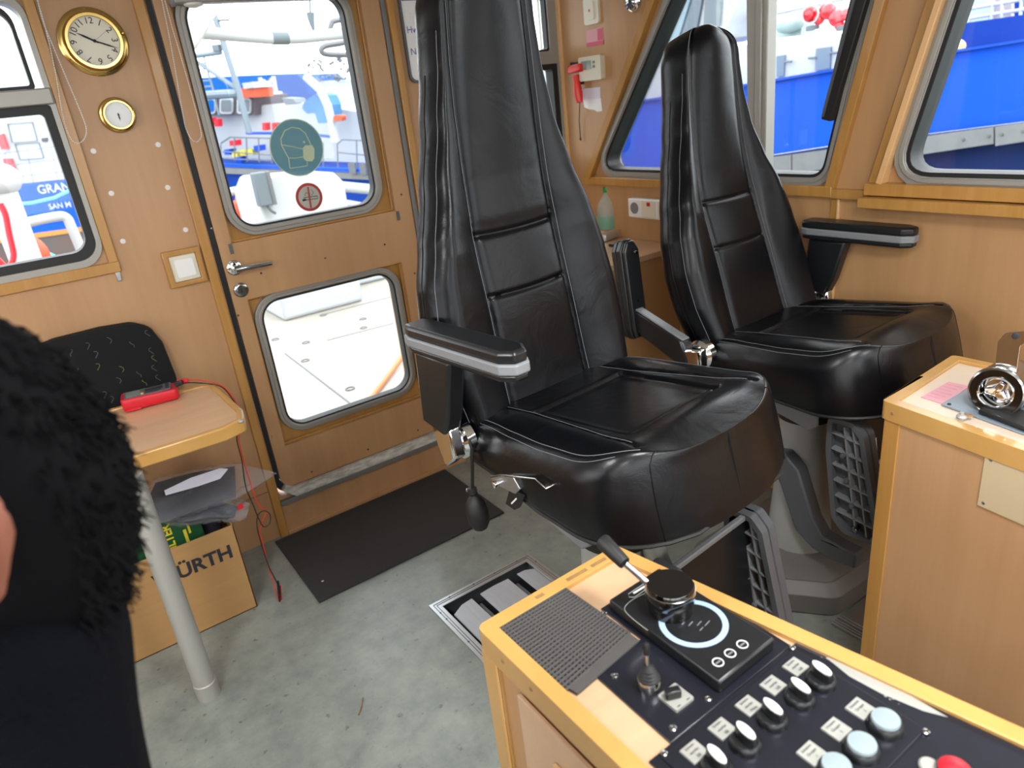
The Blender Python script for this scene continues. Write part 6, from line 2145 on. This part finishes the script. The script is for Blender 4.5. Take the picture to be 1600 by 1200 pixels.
# hair: cap over crown, sides and nape with loose frizzy strands
rnd = random.Random(11)
rows = []
for i in range(31):
    ph = math.pi * (i / 30)
    row = []
    for k in range(48):
        th = 2 * math.pi * k / 48
        sr = max(math.sin(ph), .012)
        x, y, z = sr * math.cos(th), sr * math.sin(th), -math.cos(ph)
        f_ = 1
        if x > -.45:
            f_ = 1 - .45 * min(1, (x + .45) / .5) * (1 if z < .45 else max(0, 1 - (z - .45) * 3))
        X_, Y_, Z_ = x * .112 * f_ - .008, y * .090 * (1 if x < -.45 else (1 - .32 * min(1, (x + .45) / .25)) if z < .42 else 1), z * .135 + .004
        if x < 0 and z < 0:
            Z_ *= 1.25
            X_ *= 1.05
        n_ = rnd.uniform(-.002, .002)
        row.append(hc_ + V(X_ + n_, Y_ + n_, Z_ + n_))
    rows.append(row)
hr = MB().loft(rows)
hairo = hr.build('hair', HAIR, pr, local=True, angle=180)
stn = MB()
for k in range(1300):
    th = rnd.uniform(math.radians(118), math.radians(242))
    ph = math.acos(rnd.uniform(-.95, .95))
    x, y, z = math.sin(ph) * math.cos(th), math.sin(ph) * math.sin(th), math.cos(ph)
    p_ = hc_ + V(x * .110 - .008, y * .09, z * .133 * (1.25 if z < 0 else 1) + .004)
    d_ = V(x, y, z * .4)
    q_ = p_ + d_ * rnd.uniform(.003, .010) + V(0, 0, -rnd.uniform(.002, .010))
    r_ = q_ + V(rnd.uniform(-.008, .008), rnd.uniform(-.008, .008), -rnd.uniform(.002, .010))
    stn.tube([p_, q_, r_], [.0012, .0009, .0004], 4)
tag_o = stn.build('loose_strands', HAIR, hairo, local=True)
tag_o['kind'] = 'stuff'
# jacket and trousers
jc = [[(0, 0, .78, (.145, .175)), (.0, 0, .92, (.14, .17)), (.0, 0, 1.05, (.14, .17)), (-.0, 0, 1.15, (.10, .13)), (-.002, 0, 1.22, (.085, .09)), (-.0, 0, 1.285, (.086, .086)), (.0, 0, 1.325, (.080, .080))]]
for sg in (-1, 1):
    jc.append([(-.0, 0, 1.15, (.10, .13)), (-.0, sg * .15, 1.14, .066), (.0, sg * .19, .93, .056), (.01, sg * .19, .90, .054), (.08, sg * .195, .70, .042), (.092, sg * .193, .675, .038)])
jm = skin_mesh(jc, 'jacket')
jo = jm.build('jacket', FLEECE, pr, local=True, angle=180)
tj = [[(0, 0, .86, (.13, .155)), (0, 0, .78, (.14, .165)), (0, 0, .74, (.12, .15))]]
for sg in (-1, 1):
    tj.append([(0, 0, .74, (.12, .15)), (0, sg * .092, .66, .10), (.0, sg * .10, .42, .072), (-.01, sg * .10, .10, .058)])
skin_mesh(tj, 'trousers').build('trousers', JEANS, pr, local=True, angle=180)
for sg in (-1, 1):
    sh_ = skin_mesh([[(-.04, sg * .105, .045, .042), (.06, sg * .11, .045, .045), (.16, sg * .115, .036, .034)]], 'shoe')
    sh_.v = [V(v.x, v.y, max(v.z, 0)) for v in sh_.v]
    sh_.build('shoe', SHOE, pr, local=True, angle=180)
